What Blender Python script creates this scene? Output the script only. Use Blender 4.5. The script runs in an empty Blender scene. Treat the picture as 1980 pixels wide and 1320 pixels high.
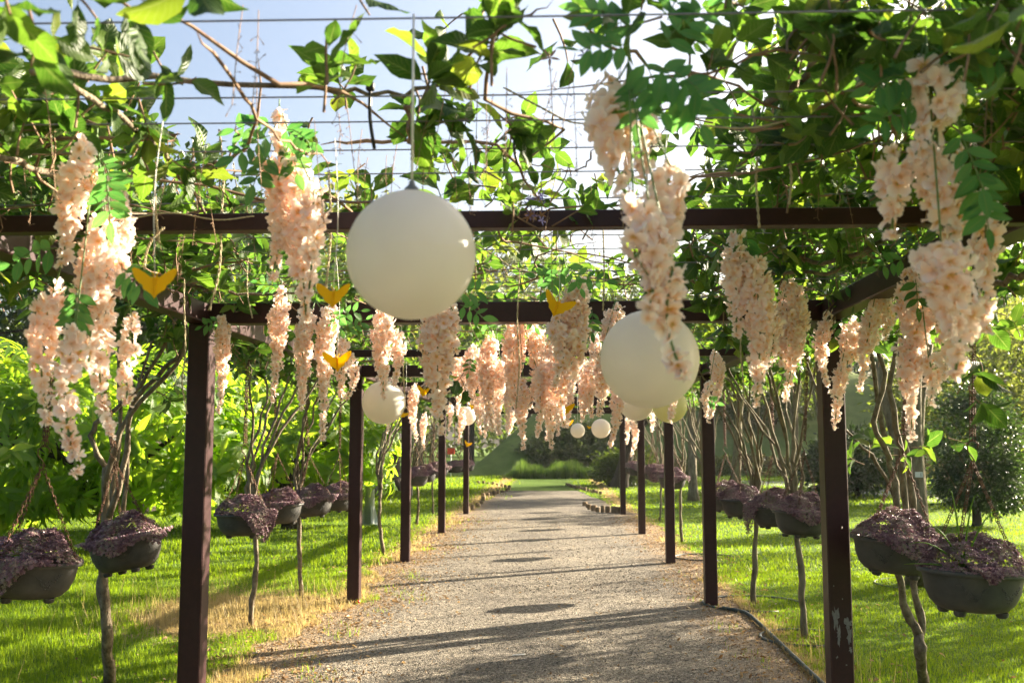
import bpy, math, random
import numpy as np
from mathutils import Matrix, Vector

# ------------------------------------------------------------------ camera, sky, sun, exposure
S = bpy.context.scene
COL = S.collection
F = 1925.0                     # focal length in photo pixels (photo 1980 x 1320)
PITCH, YAW, CAMH = math.radians(5.87), math.radians(2.44), 1.6
SUN_AZ, SUN_EL = math.radians(56), math.radians(21)      # azimuth clockwise from +Y
cd = bpy.data.cameras.new('camera'); cam = bpy.data.objects.new('camera', cd); COL.objects.link(cam)
cd.sensor_width = 36; cd.lens = 36 * F / 1980; cd.clip_start = .05; cd.clip_end = 2000
cam.location = (0, 0, CAMH); cam.rotation_euler = (math.pi / 2 + PITCH, 0, YAW)
cd.dof.use_dof = True; cd.dof.focus_distance = 6.0; cd.dof.aperture_fstop = 4.5
S.camera = cam
W = bpy.data.worlds.new('World'); S.world = W; W.use_nodes = True
_n = W.node_tree.nodes; _n.clear()
_sk = _n.new('ShaderNodeTexSky'); _sk.sky_type = 'NISHITA'; _sk.sun_disc = False
_sk.sun_elevation = SUN_EL; _sk.sun_rotation = SUN_AZ
_sk.air_density = 1.0; _sk.dust_density = 6.0; _sk.ozone_density = 1.5
_bg = _n.new('ShaderNodeBackground'); _bg.inputs[1].default_value = 0.055
_wo = _n.new('ShaderNodeOutputWorld')
W.node_tree.links.new(_sk.outputs[0], _bg.inputs[0]); W.node_tree.links.new(_bg.outputs[0], _wo.inputs[0])
sl = bpy.data.lights.new('sun', 'SUN'); sl.energy = 5.0; sl.angle = math.radians(.5); sl.color = (1, .88, .69)
so = bpy.data.objects.new('sun', sl); COL.objects.link(so)
SUNV = Vector((math.sin(SUN_AZ) * math.cos(SUN_EL), math.cos(SUN_AZ) * math.cos(SUN_EL), math.sin(SUN_EL)))
so.rotation_euler = (-SUNV).to_track_quat('-Z', 'Y').to_euler(); so.location = SUNV * 60
vs = S.view_settings; vs.view_transform = 'Standard'; vs.look = 'None'; vs.gamma = 1; vs.use_curve_mapping = False
vs.exposure = 2.6
S.cycles.max_bounces = 14; S.cycles.diffuse_bounces = 10; S.cycles.transmission_bounces = 10; S.cycles.transparent_max_bounces = 6
S.cycles.sample_clamp_indirect = 6; S.cycles.use_denoising = True

rs = np.random.RandomState(7); random.seed(7)
PI = math.pi
CR = np.array(Matrix.Rotation(YAW, 3, 'Z') @ Matrix.Rotation(PI / 2 + PITCH, 3, 'X'))
CAM = np.array([0, 0, CAMH])
def ray(px, py): return CR @ np.array([(px - 990) / F, (660 - py) / F, -1.0])
def at(px, py, Y):
    d = ray(px, py); return CAM + d * (Y / d[1])
def gnd(px, py, z=0.0):
    d = ray(px, py); return CAM + d * ((z - CAMH) / d[2])
def proj(P):
    q = (np.asarray(P) - CAM) @ CR
    return 990 - F * q[..., 0] / q[..., 2], 660 + F * q[..., 1] / q[..., 2]

# ------------------------------------------------------------------ geometry helpers
class Geo:
    def __init__(s, v, loops, tots, uv=None, rnd=None):
        s.v = np.asarray(v, float).reshape(-1, 3); s.l = np.asarray(loops, np.int32); s.t = np.asarray(tots, np.int32)
        s.uv = np.zeros((len(s.v), 2)) if uv is None else np.asarray(uv, float)
        s.r = np.zeros(len(s.v)) if rnd is None else np.broadcast_to(np.asarray(rnd, float), (len(s.v),))
def faces(v, fs, uv=None, rnd=None):
    return Geo(v, [i for f in fs for i in f], [len(f) for f in fs], uv, rnd)
def join(gs):
    gs = [g for g in gs if g is not None and len(g.v)]
    off = np.cumsum([0] + [len(g.v) for g in gs[:-1]])
    return Geo(np.concatenate([g.v for g in gs]), np.concatenate([g.l + o for g, o in zip(gs, off)]),
               np.concatenate([g.t for g in gs]), np.concatenate([g.uv for g in gs]), np.concatenate([g.r for g in gs]))
def scat(T, R, P, rnd):
    n = len(P)
    if n == 0: return None
    V = np.einsum('nij,vj->nvi', R, T.v) + np.asarray(P)[:, None]
    l = (T.l[None] + (np.arange(n) * len(T.v))[:, None]).ravel()
    return Geo(V.reshape(-1, 3), l, np.tile(T.t, n), np.tile(T.uv, (n, 1)), np.repeat(rnd, len(T.v)))
def scat_many(Ts, R, P, rnd, idx=None):
    n = len(P); idx = rs.randint(0, len(Ts), n) if idx is None else idx
    return join([scat(T, R[idx == k], P[idx == k], rnd[idx == k]) for k, T in enumerate(Ts)])
def mesh(name, g, mat, smooth=True, origin=(0, 0, 0)):
    me = bpy.data.meshes.new(name)
    v = (g.v - np.asarray(origin)).astype(np.float32)
    me.vertices.add(len(v)); me.vertices.foreach_set('co', v.ravel())
    me.loops.add(len(g.l)); me.loops.foreach_set('vertex_index', g.l)
    me.polygons.add(len(g.t)); st = np.concatenate([[0], np.cumsum(g.t)[:-1]]).astype(np.int32)
    me.polygons.foreach_set('loop_start', st)
    me.polygons.foreach_set('use_smooth', np.full(len(g.t), smooth))
    u = me.uv_layers.new(name='UVMap'); u.data.foreach_set('uv', g.uv[g.l].astype(np.float32).ravel())
    a = me.attributes.new('rnd', 'FLOAT', 'POINT'); a.data.foreach_set('value', np.ascontiguousarray(g.r, np.float32))
    me.materials.append(mat); me.update(calc_edges=True)
    return me
def norm(a): return a / np.maximum(np.linalg.norm(a, axis=-1, keepdims=True), 1e-9)
def frames(Y, Z):
    Y = norm(Y); X = np.cross(Y, Z); b = np.linalg.norm(X, axis=1) < 1e-4
    X[b] = np.cross(Y[b], [1.0, .3, .2]); X = norm(X); Z = np.cross(X, Y)
    return np.stack([X, Y, Z], axis=2)
def rdir(n): return norm(rs.normal(size=(n, 3)))
def tube(pts, rad, sides=6, rnd=0, cap=True, uvs=1.0):
    P = np.asarray(pts, float); n = len(P); rad = np.broadcast_to(np.asarray(rad, float), (n,))
    T = norm(np.gradient(P, axis=0)); up = np.array([.31, .17, .93]) if abs(T[0][2]) < .9 else np.array([1.0, .2, 0])
    x = norm(np.cross(T[0], up)); V = []; a = np.arange(sides) * 2 * PI / sides
    for i in range(n):
        x = norm(x - T[i] * (x @ T[i])); y = np.cross(T[i], x)
        V.append(P[i] + rad[i] * (np.cos(a)[:, None] * x + np.sin(a)[:, None] * y))
    V = np.concatenate(V); L = np.concatenate([[0], np.cumsum(np.linalg.norm(np.diff(P, axis=0), axis=1))])
    fs = [(i * sides + j, i * sides + (j + 1) % sides, (i + 1) * sides + (j + 1) % sides, (i + 1) * sides + j) for i in range(n - 1) for j in range(sides)]
    if cap: fs += [tuple(range(sides - 1, -1, -1)), tuple((n - 1) * sides + j for j in range(sides))]
    uv = np.stack([np.tile(np.arange(sides) / sides, n), np.repeat(L * uvs, sides)], 1)
    return faces(V, fs, uv, rnd)
def smooth_path(ctrl, n=12, wob=0.0):
    C = np.asarray(ctrl, float); m = len(C); Q = np.vstack([2 * C[0] - C[1], C, 2 * C[-1] - C[-2]]); out = []
    t = np.linspace(0, m - 1, n)
    for s in t:
        i = min(int(s), m - 2); f = s - i; p0, p1, p2, p3 = Q[i], Q[i + 1], Q[i + 2], Q[i + 3]
        out.append(.5 * ((2 * p1) + (p2 - p0) * f + (2 * p0 - 5 * p1 + 4 * p2 - p3) * f * f + (3 * p1 - p0 - 3 * p2 + p3) * f ** 3))
    out = np.array(out)
    if wob: out[1:-1] += rs.normal(size=(n - 2, 3)) * wob
    return out
def box(c, s, rz=0, bev=0):
    x, y, z = np.array(s) / 2.0
    if bev:
        b = min(bev, x * .9, y * .9, z * .9); pr = [(x, y - b), (x - b, y), (-x + b, y), (-x, y - b), (-x, -y + b), (-x + b, -y), (x - b, -y), (x, -y + b)]
        rings = [(1 - 0, -z + b), (1, z - b)]
        def ring(k, zz): return [(px * (1 - k / max(x, 1e-6)), py * (1 - k / max(y, 1e-6)), zz) for px, py in pr]
        V = ring(b, -z) + ring(0, -z + b) + ring(0, z - b) + ring(b, z)
        fs = [(i * 8 + j, i * 8 + (j + 1) % 8, (i + 1) * 8 + (j + 1) % 8, (i + 1) * 8 + j) for i in range(3) for j in range(8)]
        fs += [tuple(range(7, -1, -1)), tuple(range(24, 32))]
    else:
        V = [(sx * x, sy * y, sz * z) for sz in (-1, 1) for sx, sy in ((-1, -1), (1, -1), (1, 1), (-1, 1))]
        fs = [(3, 2, 1, 0), (4, 5, 6, 7), (0, 1, 5, 4), (1, 2, 6, 5), (2, 3, 7, 6), (3, 0, 4, 7)]
    V = np.array(V); co, si = math.cos(rz), math.sin(rz)
    V = np.stack([V[:, 0] * co - V[:, 1] * si, V[:, 0] * si + V[:, 1] * co, V[:, 2]], 1) + np.array(c)
    return faces(V, fs)
def lathe(profile, seg=28, c=(0, 0, 0), sx=1.0, sy=1.0):
    n = len(profile); a = np.arange(seg) * 2 * PI / seg; V = []
    for r, z in profile: V.append(np.stack([r * np.cos(a) * sx, r * np.sin(a) * sy, np.full(seg, z)], 1))
    V = np.concatenate(V) + np.array(c)
    fs = [(i * seg + j, i * seg + (j + 1) % seg, (i + 1) * seg + (j + 1) % seg, (i + 1) * seg + j) for i in range(n - 1) for j in range(seg)]
    return faces(V, fs)
def xf(g, loc=(0, 0, 0), rz=0, s=1):
    co, si = math.cos(rz), math.sin(rz); R = np.array([[co, -si, 0], [si, co, 0], [0, 0, 1]])
    return Geo(g.v * s @ R.T + np.array(loc), g.l, g.t, g.uv, g.r)

# ------------------------------------------------------------------ object helpers
def tag(o, label=None, cat=None, group=None, kind=None):
    for k, v in (('label', label), ('category', cat), ('group', group), ('kind', kind)):
        if v: o[k] = v
    return o
def put(name, me, parent=None, loc=(0, 0, 0)):
    o = bpy.data.objects.new(name, me); COL.objects.link(o)
    if parent is not None: o.parent = parent
    o.location = loc; return o
def obj(name, g, mat, parent=None, smooth=True, loc=None):
    """one mesh object from world-space geometry; origin at loc (or the parent's world origin)"""
    org = np.array(parent['_o']) if parent is not None and loc is None else np.array(loc if loc is not None else (0, 0, 0))
    o = put(name, mesh(name, g, mat, smooth, org), parent)
    if parent is None: o.location = org
    else: o.location = org - np.array(parent['_o'])
    o['_o'] = [float(x) for x in org]
    return o
def thing(name, label, cat, loc, group=None):
    o = bpy.data.objects.new(name, None); COL.objects.link(o); o.location = loc; o.empty_display_size = .1
    o['_o'] = [float(x) for x in loc]; return tag(o, label, cat, group)
def inst(name, me, parent, R, P):
    """part from shared mesh; R (3x3 incl. scale), P world position"""
    o = bpy.data.objects.new(name, me); COL.objects.link(o); o.parent = parent
    M = Matrix(np.asarray(R).tolist()).to_4x4(); M.translation = Vector((np.asarray(P) - np.array(parent['_o'])).tolist())
    o.matrix_basis = M; return o

# ------------------------------------------------------------------ materials
def new_mat(name):
    m = bpy.data.materials.new(name); m.use_nodes = True; nt = m.node_tree; nt.nodes.clear()
    def N(t, **k):
        n = nt.nodes.new(t)
        for a, b in k.items():
            if a in n.inputs: n.inputs[a].default_value = b
            else: setattr(n, a, b)
        return n
    return m, nt, N, nt.links.new
def ramp(N, stops):
    r = N('ShaderNodeValToRGB'); e = r.color_ramp.elements
    while len(e) > 1: e.remove(e[-1])
    e[0].position, e[0].color = stops[0][0], (*stops[0][1], 1)
    for p, c in stops[1:]: x = e.new(p); x.color = (*c, 1)
    return r
def rndval(N, L, single=True):
    a = N('ShaderNodeAttribute', attribute_name='rnd')
    if not single: return a.outputs['Fac']
    o = N('ShaderNodeObjectInfo')
    ad = N('ShaderNodeMath', operation='ADD'); L(a.outputs['Fac'], ad.inputs[0]); L(o.outputs['Random'], ad.inputs[1])
    fr = N('ShaderNodeMath', operation='FRACT'); L(ad.outputs[0], fr.inputs[0]); return fr.outputs[0]
def leaf_mat(name, refl, trans, mix=.45, rough=.42, veins=True, spec=.4, single=None):
    m, nt, N, L = new_mat(name); v = rndval(N, L, veins if single is None else single)
    r1 = ramp(N, refl); r2 = ramp(N, trans); L(v, r1.inputs[0]); L(v, r2.inputs[0])
    c1, c2 = r1.outputs[0], r2.outputs[0]
    p = N('ShaderNodeBsdfPrincipled'); p.inputs['Roughness'].default_value = rough; p.inputs['Specular IOR Level'].default_value = spec
    t = N('ShaderNodeBsdfTranslucent')
    if veins:
        uv = N('ShaderNodeUVMap'); sp = N('ShaderNodeSeparateXYZ'); L(uv.outputs[0], sp.inputs[0])
        su = N('ShaderNodeMath', operation='SUBTRACT'); su.inputs[1].default_value = .5; L(sp.outputs[0], su.inputs[0])
        ab = N('ShaderNodeMath', operation='ABSOLUTE'); L(su.outputs[0], ab.inputs[0])
        mid = N('ShaderNodeMapRange'); mid.inputs[1].default_value = .0; mid.inputs[2].default_value = .05; mid.inputs[3].default_value = 1; mid.inputs[4].default_value = 0; L(ab.outputs[0], mid.inputs[0])
        k = N('ShaderNodeMath', operation='MULTIPLY_ADD'); k.inputs[1].default_value = -.55; L(ab.outputs[0], k.inputs[0]); L(sp.outputs[1], k.inputs[2])
        s = N('ShaderNodeMath', operation='MULTIPLY'); s.inputs[1].default_value = 58; L(k.outputs[0], s.inputs[0])
        si = N('ShaderNodeMath', operation='SINE'); L(s.outputs[0], si.inputs[0])
        vr = N('ShaderNodeMapRange'); vr.inputs[1].default_value = .8; vr.inputs[2].default_value = 1; vr.inputs[3].default_value = 0; vr.inputs[4].default_value = .5; L(si.outputs[0], vr.inputs[0])
        mx = N('ShaderNodeMath', operation='MAXIMUM'); L(mid.outputs[0], mx.inputs[0]); L(vr.outputs[0], mx.inputs[1])
        for src, dst, light in ((c1, p.inputs['Base Color'], (.16, .2, .06)), (c2, t.inputs['Color'], (.42, .5, .12))):
            mm = N('ShaderNodeMix', data_type='RGBA'); sc = N('ShaderNodeMath', operation='MULTIPLY'); sc.inputs[1].default_value = .55; L(mx.outputs[0], sc.inputs[0])
            L(sc.outputs[0], mm.inputs[0]); L(src, mm.inputs[6]); mm.inputs[7].default_value = (*light, 1); L(mm.outputs[2], dst)
        bp = N('ShaderNodeBump'); bp.inputs['Strength'].default_value = .35; bp.inputs['Distance'].default_value = .003; L(si.outputs[0], bp.inputs['Height']); L(bp.outputs[0], p.inputs['Normal'])
    else:
        L(c1, p.inputs['Base Color']); L(c2, t.inputs['Color'])
    ms = N('ShaderNodeMixShader'); ms.inputs[0].default_value = mix
    L(p.outputs[0], ms.inputs[1]); L(t.outputs[0], ms.inputs[2]); o = N('ShaderNodeOutputMaterial'); L(ms.outputs[0], o.inputs[0])
    return m
def solid(name, col, rough=.6, spec=.4, noise=None, scale=8, bump=0, col2=None, bscale=None, metallic=0, stretch=None):
    m, nt, N, L = new_mat(name); p = N('ShaderNodeBsdfPrincipled'); p.inputs['Roughness'].default_value = rough; p.inputs['Specular IOR Level'].default_value = spec
    p.inputs['Metallic'].default_value = metallic
    tc = N('ShaderNodeTexCoord'); src = tc.outputs['Object']
    if stretch:
        mp = N('ShaderNodeMapping'); mp.inputs['Scale'].default_value = stretch; L(src, mp.inputs[0]); src = mp.outputs[0]
    if col2:
        nz = N('ShaderNodeTexNoise'); nz.inputs['Scale'].default_value = scale; nz.inputs['Detail'].default_value = 6; nz.inputs['Roughness'].default_value = .65; L(src, nz.inputs['Vector'])
        r = ramp(N, [(.32, col), (.68, col2)]); L(nz.outputs[0], r.inputs[0]); L(r.outputs[0], p.inputs['Base Color'])
    else: p.inputs['Base Color'].default_value = (*col, 1)
    if bump:
        n2 = N('ShaderNodeTexNoise'); n2.inputs['Scale'].default_value = bscale or scale * 4; n2.inputs['Detail'].default_value = 5; L(src, n2.inputs['Vector'])
        b = N('ShaderNodeBump'); b.inputs['Strength'].default_value = bump; b.inputs['Distance'].default_value = .01; L(n2.outputs[0], b.inputs['Height']); L(b.outputs[0], p.inputs['Normal'])
    o = N('ShaderNodeOutputMaterial'); L(p.outputs[0], o.inputs[0]); return m

G_VINE = [(0, (.028, .058, .012)), (.5, (.045, .085, .016)), (.85, (.07, .11, .022)), (1, (.11, .12, .02))]
G_VINE_T = [(0, (.05, .14, .012)), (.5, (.1, .23, .018)), (.85, (.2, .37, .025)), (1, (.3, .38, .025))]
M_VINE = leaf_mat('vine_leaf', G_VINE, G_VINE_T, .44, .45, spec=.3)
M_SILKLEAF = leaf_mat('silk_leaf', [(0, (.045, .13, .045)), (1, (.08, .2, .07))], [(0, (.1, .36, .06)), (1, (.2, .5, .1))], .5, .6)
M_MANGO = leaf_mat('broad_leaf', [(0, (.05, .10, .012)), (.6, (.085, .15, .018)), (1, (.13, .18, .025))],
                   [(0, (.28, .5, .015)), (.6, (.48, .7, .025)), (1, (.66, .76, .05))], .6, .4)
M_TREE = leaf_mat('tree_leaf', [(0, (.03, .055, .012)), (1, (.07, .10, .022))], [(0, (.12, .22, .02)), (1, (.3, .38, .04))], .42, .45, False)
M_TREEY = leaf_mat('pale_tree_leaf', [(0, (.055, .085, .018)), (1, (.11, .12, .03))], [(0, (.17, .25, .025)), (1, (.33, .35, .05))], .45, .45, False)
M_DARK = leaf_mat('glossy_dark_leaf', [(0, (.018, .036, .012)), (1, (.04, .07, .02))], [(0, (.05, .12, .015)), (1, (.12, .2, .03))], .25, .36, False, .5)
M_PINE = leaf_mat('pine_needle', [(0, (.018, .035, .018)), (1, (.035, .055, .026))], [(0, (.03, .07, .03)), (1, (.06, .1, .04))], .25, .5, False)
M_JUNI = leaf_mat('juniper', [(0, (.055, .08, .03)), (1, (.12, .13, .05))], [(0, (.1, .18, .04)), (1, (.22, .25, .07))], .3, .55, False)
M_SEDUM = leaf_mat('sedum_leaf', [(0, (.12, .05, .075)), (.3, (.26, .135, .165)), (.55, (.42, .27, .29)), (.75, (.28, .26, .17)), (1, (.58, .46, .45))],
                   [(0, (.08, .03, .06)), (.5, (.2, .11, .13)), (1, (.28, .24, .16))], .25, .45, False)
M_HEDGE = leaf_mat('hedge_leaf', [(0, (.06, .055, .02)), (1, (.13, .1, .045))], [(0, (.15, .14, .03)), (1, (.28, .22, .06))], .3, .55, False)

def blossom_mat():
    m, nt, N, L = new_mat('silk_blossom'); v = rndval(N, L)
    uv = N('ShaderNodeUVMap'); sp = N('ShaderNodeSeparateXYZ'); L(uv.outputs[0], sp.inputs[0])
    ge = N('ShaderNodeNewGeometry'); nz = N('ShaderNodeTexNoise'); nz.inputs['Scale'].default_value = 60; L(ge.outputs['Position'], nz.inputs['Vector'])
    a1 = N('ShaderNodeMath', operation='MULTIPLY_ADD'); a1.inputs[1].default_value = .35; L(nz.outputs[0], a1.inputs[0]); L(sp.outputs[1], a1.inputs[2])
    a2 = N('ShaderNodeMath', operation='MULTIPLY_ADD'); a2.inputs[1].default_value = .3; L(v, a2.inputs[0]); L(a1.outputs[0], a2.inputs[2])
    a3 = N('ShaderNodeMath', operation='SUBTRACT'); a3.inputs[1].default_value = .32; L(a2.outputs[0], a3.inputs[0])
    r = ramp(N, [(0, (.72, .5, .16)), (.1, (.9, .6, .38)), (.3, (.95, .77, .67)), (.65, (.97, .85, .82)), (1, (.97, .90, .89))]); L(a3.outputs[0], r.inputs[0])
    r2 = ramp(N, [(0, (.8, .5, .14)), (.1, (.93, .62, .36)), (.35, (.95, .74, .58)), (1, (.96, .87, .8))]); L(a3.outputs[0], r2.inputs[0])
    p = N('ShaderNodeBsdfDiffuse'); L(r.outputs[0], p.inputs[0])
    t = N('ShaderNodeBsdfTranslucent'); L(r2.outputs[0], t.inputs[0])
    ms = N('ShaderNodeMixShader'); ms.inputs[0].default_value = .5; L(p.outputs[0], ms.inputs[1]); L(t.outputs[0], ms.inputs[2])
    o = N('ShaderNodeOutputMaterial'); L(ms.outputs[0], o.inputs[0]); return m
M_BLOSSOM = blossom_mat()
M_STEM = solid('silk_stem', (.12, .2, .06), .6)
M_STEEL = solid('maroon_paint', (.026, .0085, .0092), .42, .32, scale=30, col2=(.038, .0125, .013), bump=.06, bscale=120)
M_WIRE = solid('wire', (.16, .15, .16), .4, .5, metallic=.4)
M_TWINE = solid('jute_twine', (.42, .34, .2), .9, .1, scale=60, col2=(.58, .5, .34), bump=.5, bscale=300)
M_CORD = solid('white_cord', (.7, .66, .6), .6)
M_BARK = solid('vine_bark', (.075, .055, .035), .85, .2, scale=26, col2=(.27, .22, .15), bump=1.0, bscale=75, stretch=(1, 1, .6))
M_BARKG = solid('pale_bark', (.085, .066, .04), .85, .2, scale=16, col2=(.28, .24, .15), bump=1.0, bscale=60, stretch=(1, 1, .3))
M_BARKD = solid('dark_bark', (.025, .02, .016), .9, .2, scale=8, col2=(.07, .055, .042), bump=.9, bscale=30, stretch=(1, 1, .3))
M_TWIG = solid('twig', (.16, .09, .055), .8, .2, scale=20, col2=(.3, .2, .12))
M_POT = solid('grey_plastic', (.036, .036, .035), .6, .35, scale=7, col2=(.08, .077, .07), bump=.12, bscale=45)
M_POTRIM = solid('grey_plastic_rim', (.045, .046, .048), .5, .4, scale=12, col2=(.085, .085, .08))
M_SOIL = solid('soil', (.03, .022, .016), .95, .1, scale=40, col2=(.06, .045, .03), bump=.8)
M_RUST = solid('rusty_chain', (.07, .04, .025), .75, .4, scale=50, col2=(.17, .075, .035), metallic=.3)
M_YELLOW = leaf_mat('yellow_felt', [(0, (.9, .6, .015)), (1, (.9, .6, .015))], [(0, (.95, .68, .015)), (1, (.95, .68, .015))], .5, .7, False, .2)
M_BLACK = solid('black_plastic', (.014, .014, .014), .5)
M_WHITE = solid('white_plastic', (.72, .72, .68), .5)
M_ASPH = solid('asphalt', (.16, .165, .18), .85, .2, scale=3, col2=(.22, .225, .235), bump=.3, bscale=150)
M_LOG = solid('weathered_log', (.12, .08, .045), .9, .15, scale=10, col2=(.3, .22, .13), bump=.8, bscale=50, stretch=(1, 1, .3))
M_STONE = solid('grey_stone', (.16, .15, .13), .9, .2, scale=6, col2=(.3, .28, .24), bump=.5)
M_CONC = solid('painted_pole', (.28, .32, .34), .6, .3, scale=5, col2=(.4, .43, .44), bump=.1)
M_RED = solid('red_paint', (.72, .05, .02), .5)
M_GREYM = solid('bare_metal', (.12, .118, .11), .6, .4, scale=60, col2=(.22, .215, .2), bump=.1)
def lantern_mat(name, c, t):
    m, nt, N, L = new_mat(name)
    p = N('ShaderNodeBsdfPrincipled'); p.inputs['Roughness'].default_value = .38; p.inputs['Specular IOR Level'].default_value = .35
    ge = N('ShaderNodeTexCoord'); nz = N('ShaderNodeTexNoise'); nz.inputs['Scale'].default_value = 9; nz.inputs['Detail'].default_value = 5; L(ge.outputs['Object'], nz.inputs['Vector'])
    r = ramp(N, [(.3, tuple(x * .93 for x in c)), (.65, c)]); L(nz.outputs[0], r.inputs[0]); L(r.outputs[0], p.inputs['Base Color'])
    b = N('ShaderNodeBsdfTranslucent'); b.inputs[0].default_value = (*t, 1)
    ms = N('ShaderNodeMixShader'); ms.inputs[0].default_value = .4; L(p.outputs[0], ms.inputs[1]); L(b.outputs[0], ms.inputs[2])
    o = N('ShaderNodeOutputMaterial'); L(ms.outputs[0], o.inputs[0]); return m
M_GLOBE = lantern_mat('white_globe', (.95, .885, .81), (.95, .87, .77))
M_GLOBE_Y = lantern_mat('yellowed_globe', (.88, .85, .55), (.88, .82, .4))

PL, PR = -2.1, 1.74            # path edges
def edge_noise(y, s=0.0): return .16 * np.sin(y * 1.3 + s) + .1 * np.sin(y * 3.7 + 2 * s) + .06 * np.sin(y * 9.1 + s)
def ground_mat():
    m, nt, N, L = new_mat('lawn_ground'); tc = N('ShaderNodeNewGeometry'); P = tc.outputs['Position']
    sp = N('ShaderNodeSeparateXYZ'); L(P, sp.inputs[0])
    n1 = N('ShaderNodeTexNoise'); n1.inputs['Scale'].default_value = .9; n1.inputs['Detail'].default_value = 8; L(P, n1.inputs['Vector'])
    n2 = N('ShaderNodeTexNoise'); n2.inputs['Scale'].default_value = 40; n2.inputs['Detail'].default_value = 4; L(P, n2.inputs['Vector'])
    g1 = ramp(N, [(.3, (.065, .12, .014)), (.55, (.095, .16, .02)), (.75, (.13, .18, .025))]); L(n1.outputs[0], g1.inputs[0])
    g2 = ramp(N, [(.3, (.55, .55, .55)), (.7, (1.25, 1.25, 1.25))]); L(n2.outputs[0], g2.inputs[0])
    mu = N('ShaderNodeMix', data_type='RGBA', blend_type='MULTIPLY'); mu.inputs[0].default_value = 1; L(g1.outputs[0], mu.inputs[6]); L(g2.outputs[0], mu.inputs[7])
    # dry ground: beside the path and one patch on the left lawn
    def dry_edge(c, w):
        s = N('ShaderNodeMath', operation='SUBTRACT'); s.inputs[1].default_value = c; L(sp.outputs[0], s.inputs[0])
        a = N('ShaderNodeMath', operation='ABSOLUTE'); L(s.outputs[0], a.inputs[0])
        r = N('ShaderNodeMapRange'); r.inputs[1].default_value = w; r.inputs[2].default_value = 0; L(a.outputs[0], r.inputs[0]); return r.outputs[0]
    d1, d2 = dry_edge(PL - .1, .75), dry_edge(PR, .55)
    mp = N('ShaderNodeMapping'); mp.inputs['Location'].default_value = (3.0 / 1.5, -9.6 / 1.7, 0); mp.inputs['Scale'].default_value = (1 / 1.5, 1 / 1.7, 0); L(P, mp.inputs[0])
    ln = N('ShaderNodeVectorMath', operation='LENGTH'); L(mp.outputs[0], ln.inputs[0])
    d3 = N('ShaderNodeMapRange'); d3.inputs[1].default_value = 1.1; d3.inputs[2].default_value = .4; d3.inputs[4].default_value = 1.1; L(ln.outputs['Value'], d3.inputs[0])
    mx = N('ShaderNodeMath', operation='MAXIMUM'); L(d1, mx.inputs[0]); L(d2, mx.inputs[1])
    mx2 = N('ShaderNodeMath', operation='MAXIMUM'); L(mx.outputs[0], mx2.inputs[0]); L(d3.outputs[0], mx2.inputs[1])
    n3 = N('ShaderNodeTexNoise'); n3.inputs['Scale'].default_value = 3.5; n3.inputs['Detail'].default_value = 6; L(P, n3.inputs['Vector'])
    ad = N('ShaderNodeMath', operation='ADD'); L(mx2.outputs[0], ad.inputs[0]); L(n3.outputs[0], ad.inputs[1])
    th = N('ShaderNodeMapRange'); th.inputs[1].default_value = .78; th.inputs[2].default_value = 1.12; L(ad.outputs[0], th.inputs[0])
    dr = ramp(N, [(.3, (.22, .15, .07)), (.7, (.4, .29, .13))]); L(n2.outputs[0], dr.inputs[0])
    mm = N('ShaderNodeMix', data_type='RGBA'); L(th.outputs[0], mm.inputs[0]); L(mu.outputs[2], mm.inputs[6]); L(dr.outputs[0], mm.inputs[7])
    p = N('ShaderNodeBsdfPrincipled'); p.inputs['Roughness'].default_value = .95; p.inputs['Specular IOR Level'].default_value = .1; L(mm.outputs[2], p.inputs['Base Color'])
    b = N('ShaderNodeBump'); b.inputs['Strength'].default_value = .8; b.inputs['Distance'].default_value = .04; L(n2.outputs[0], b.inputs['Height']); L(b.outputs[0], p.inputs['Normal'])
    o = N('ShaderNodeOutputMaterial'); L(p.outputs[0], o.inputs[0]); return m
M_GROUND = ground_mat()
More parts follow.
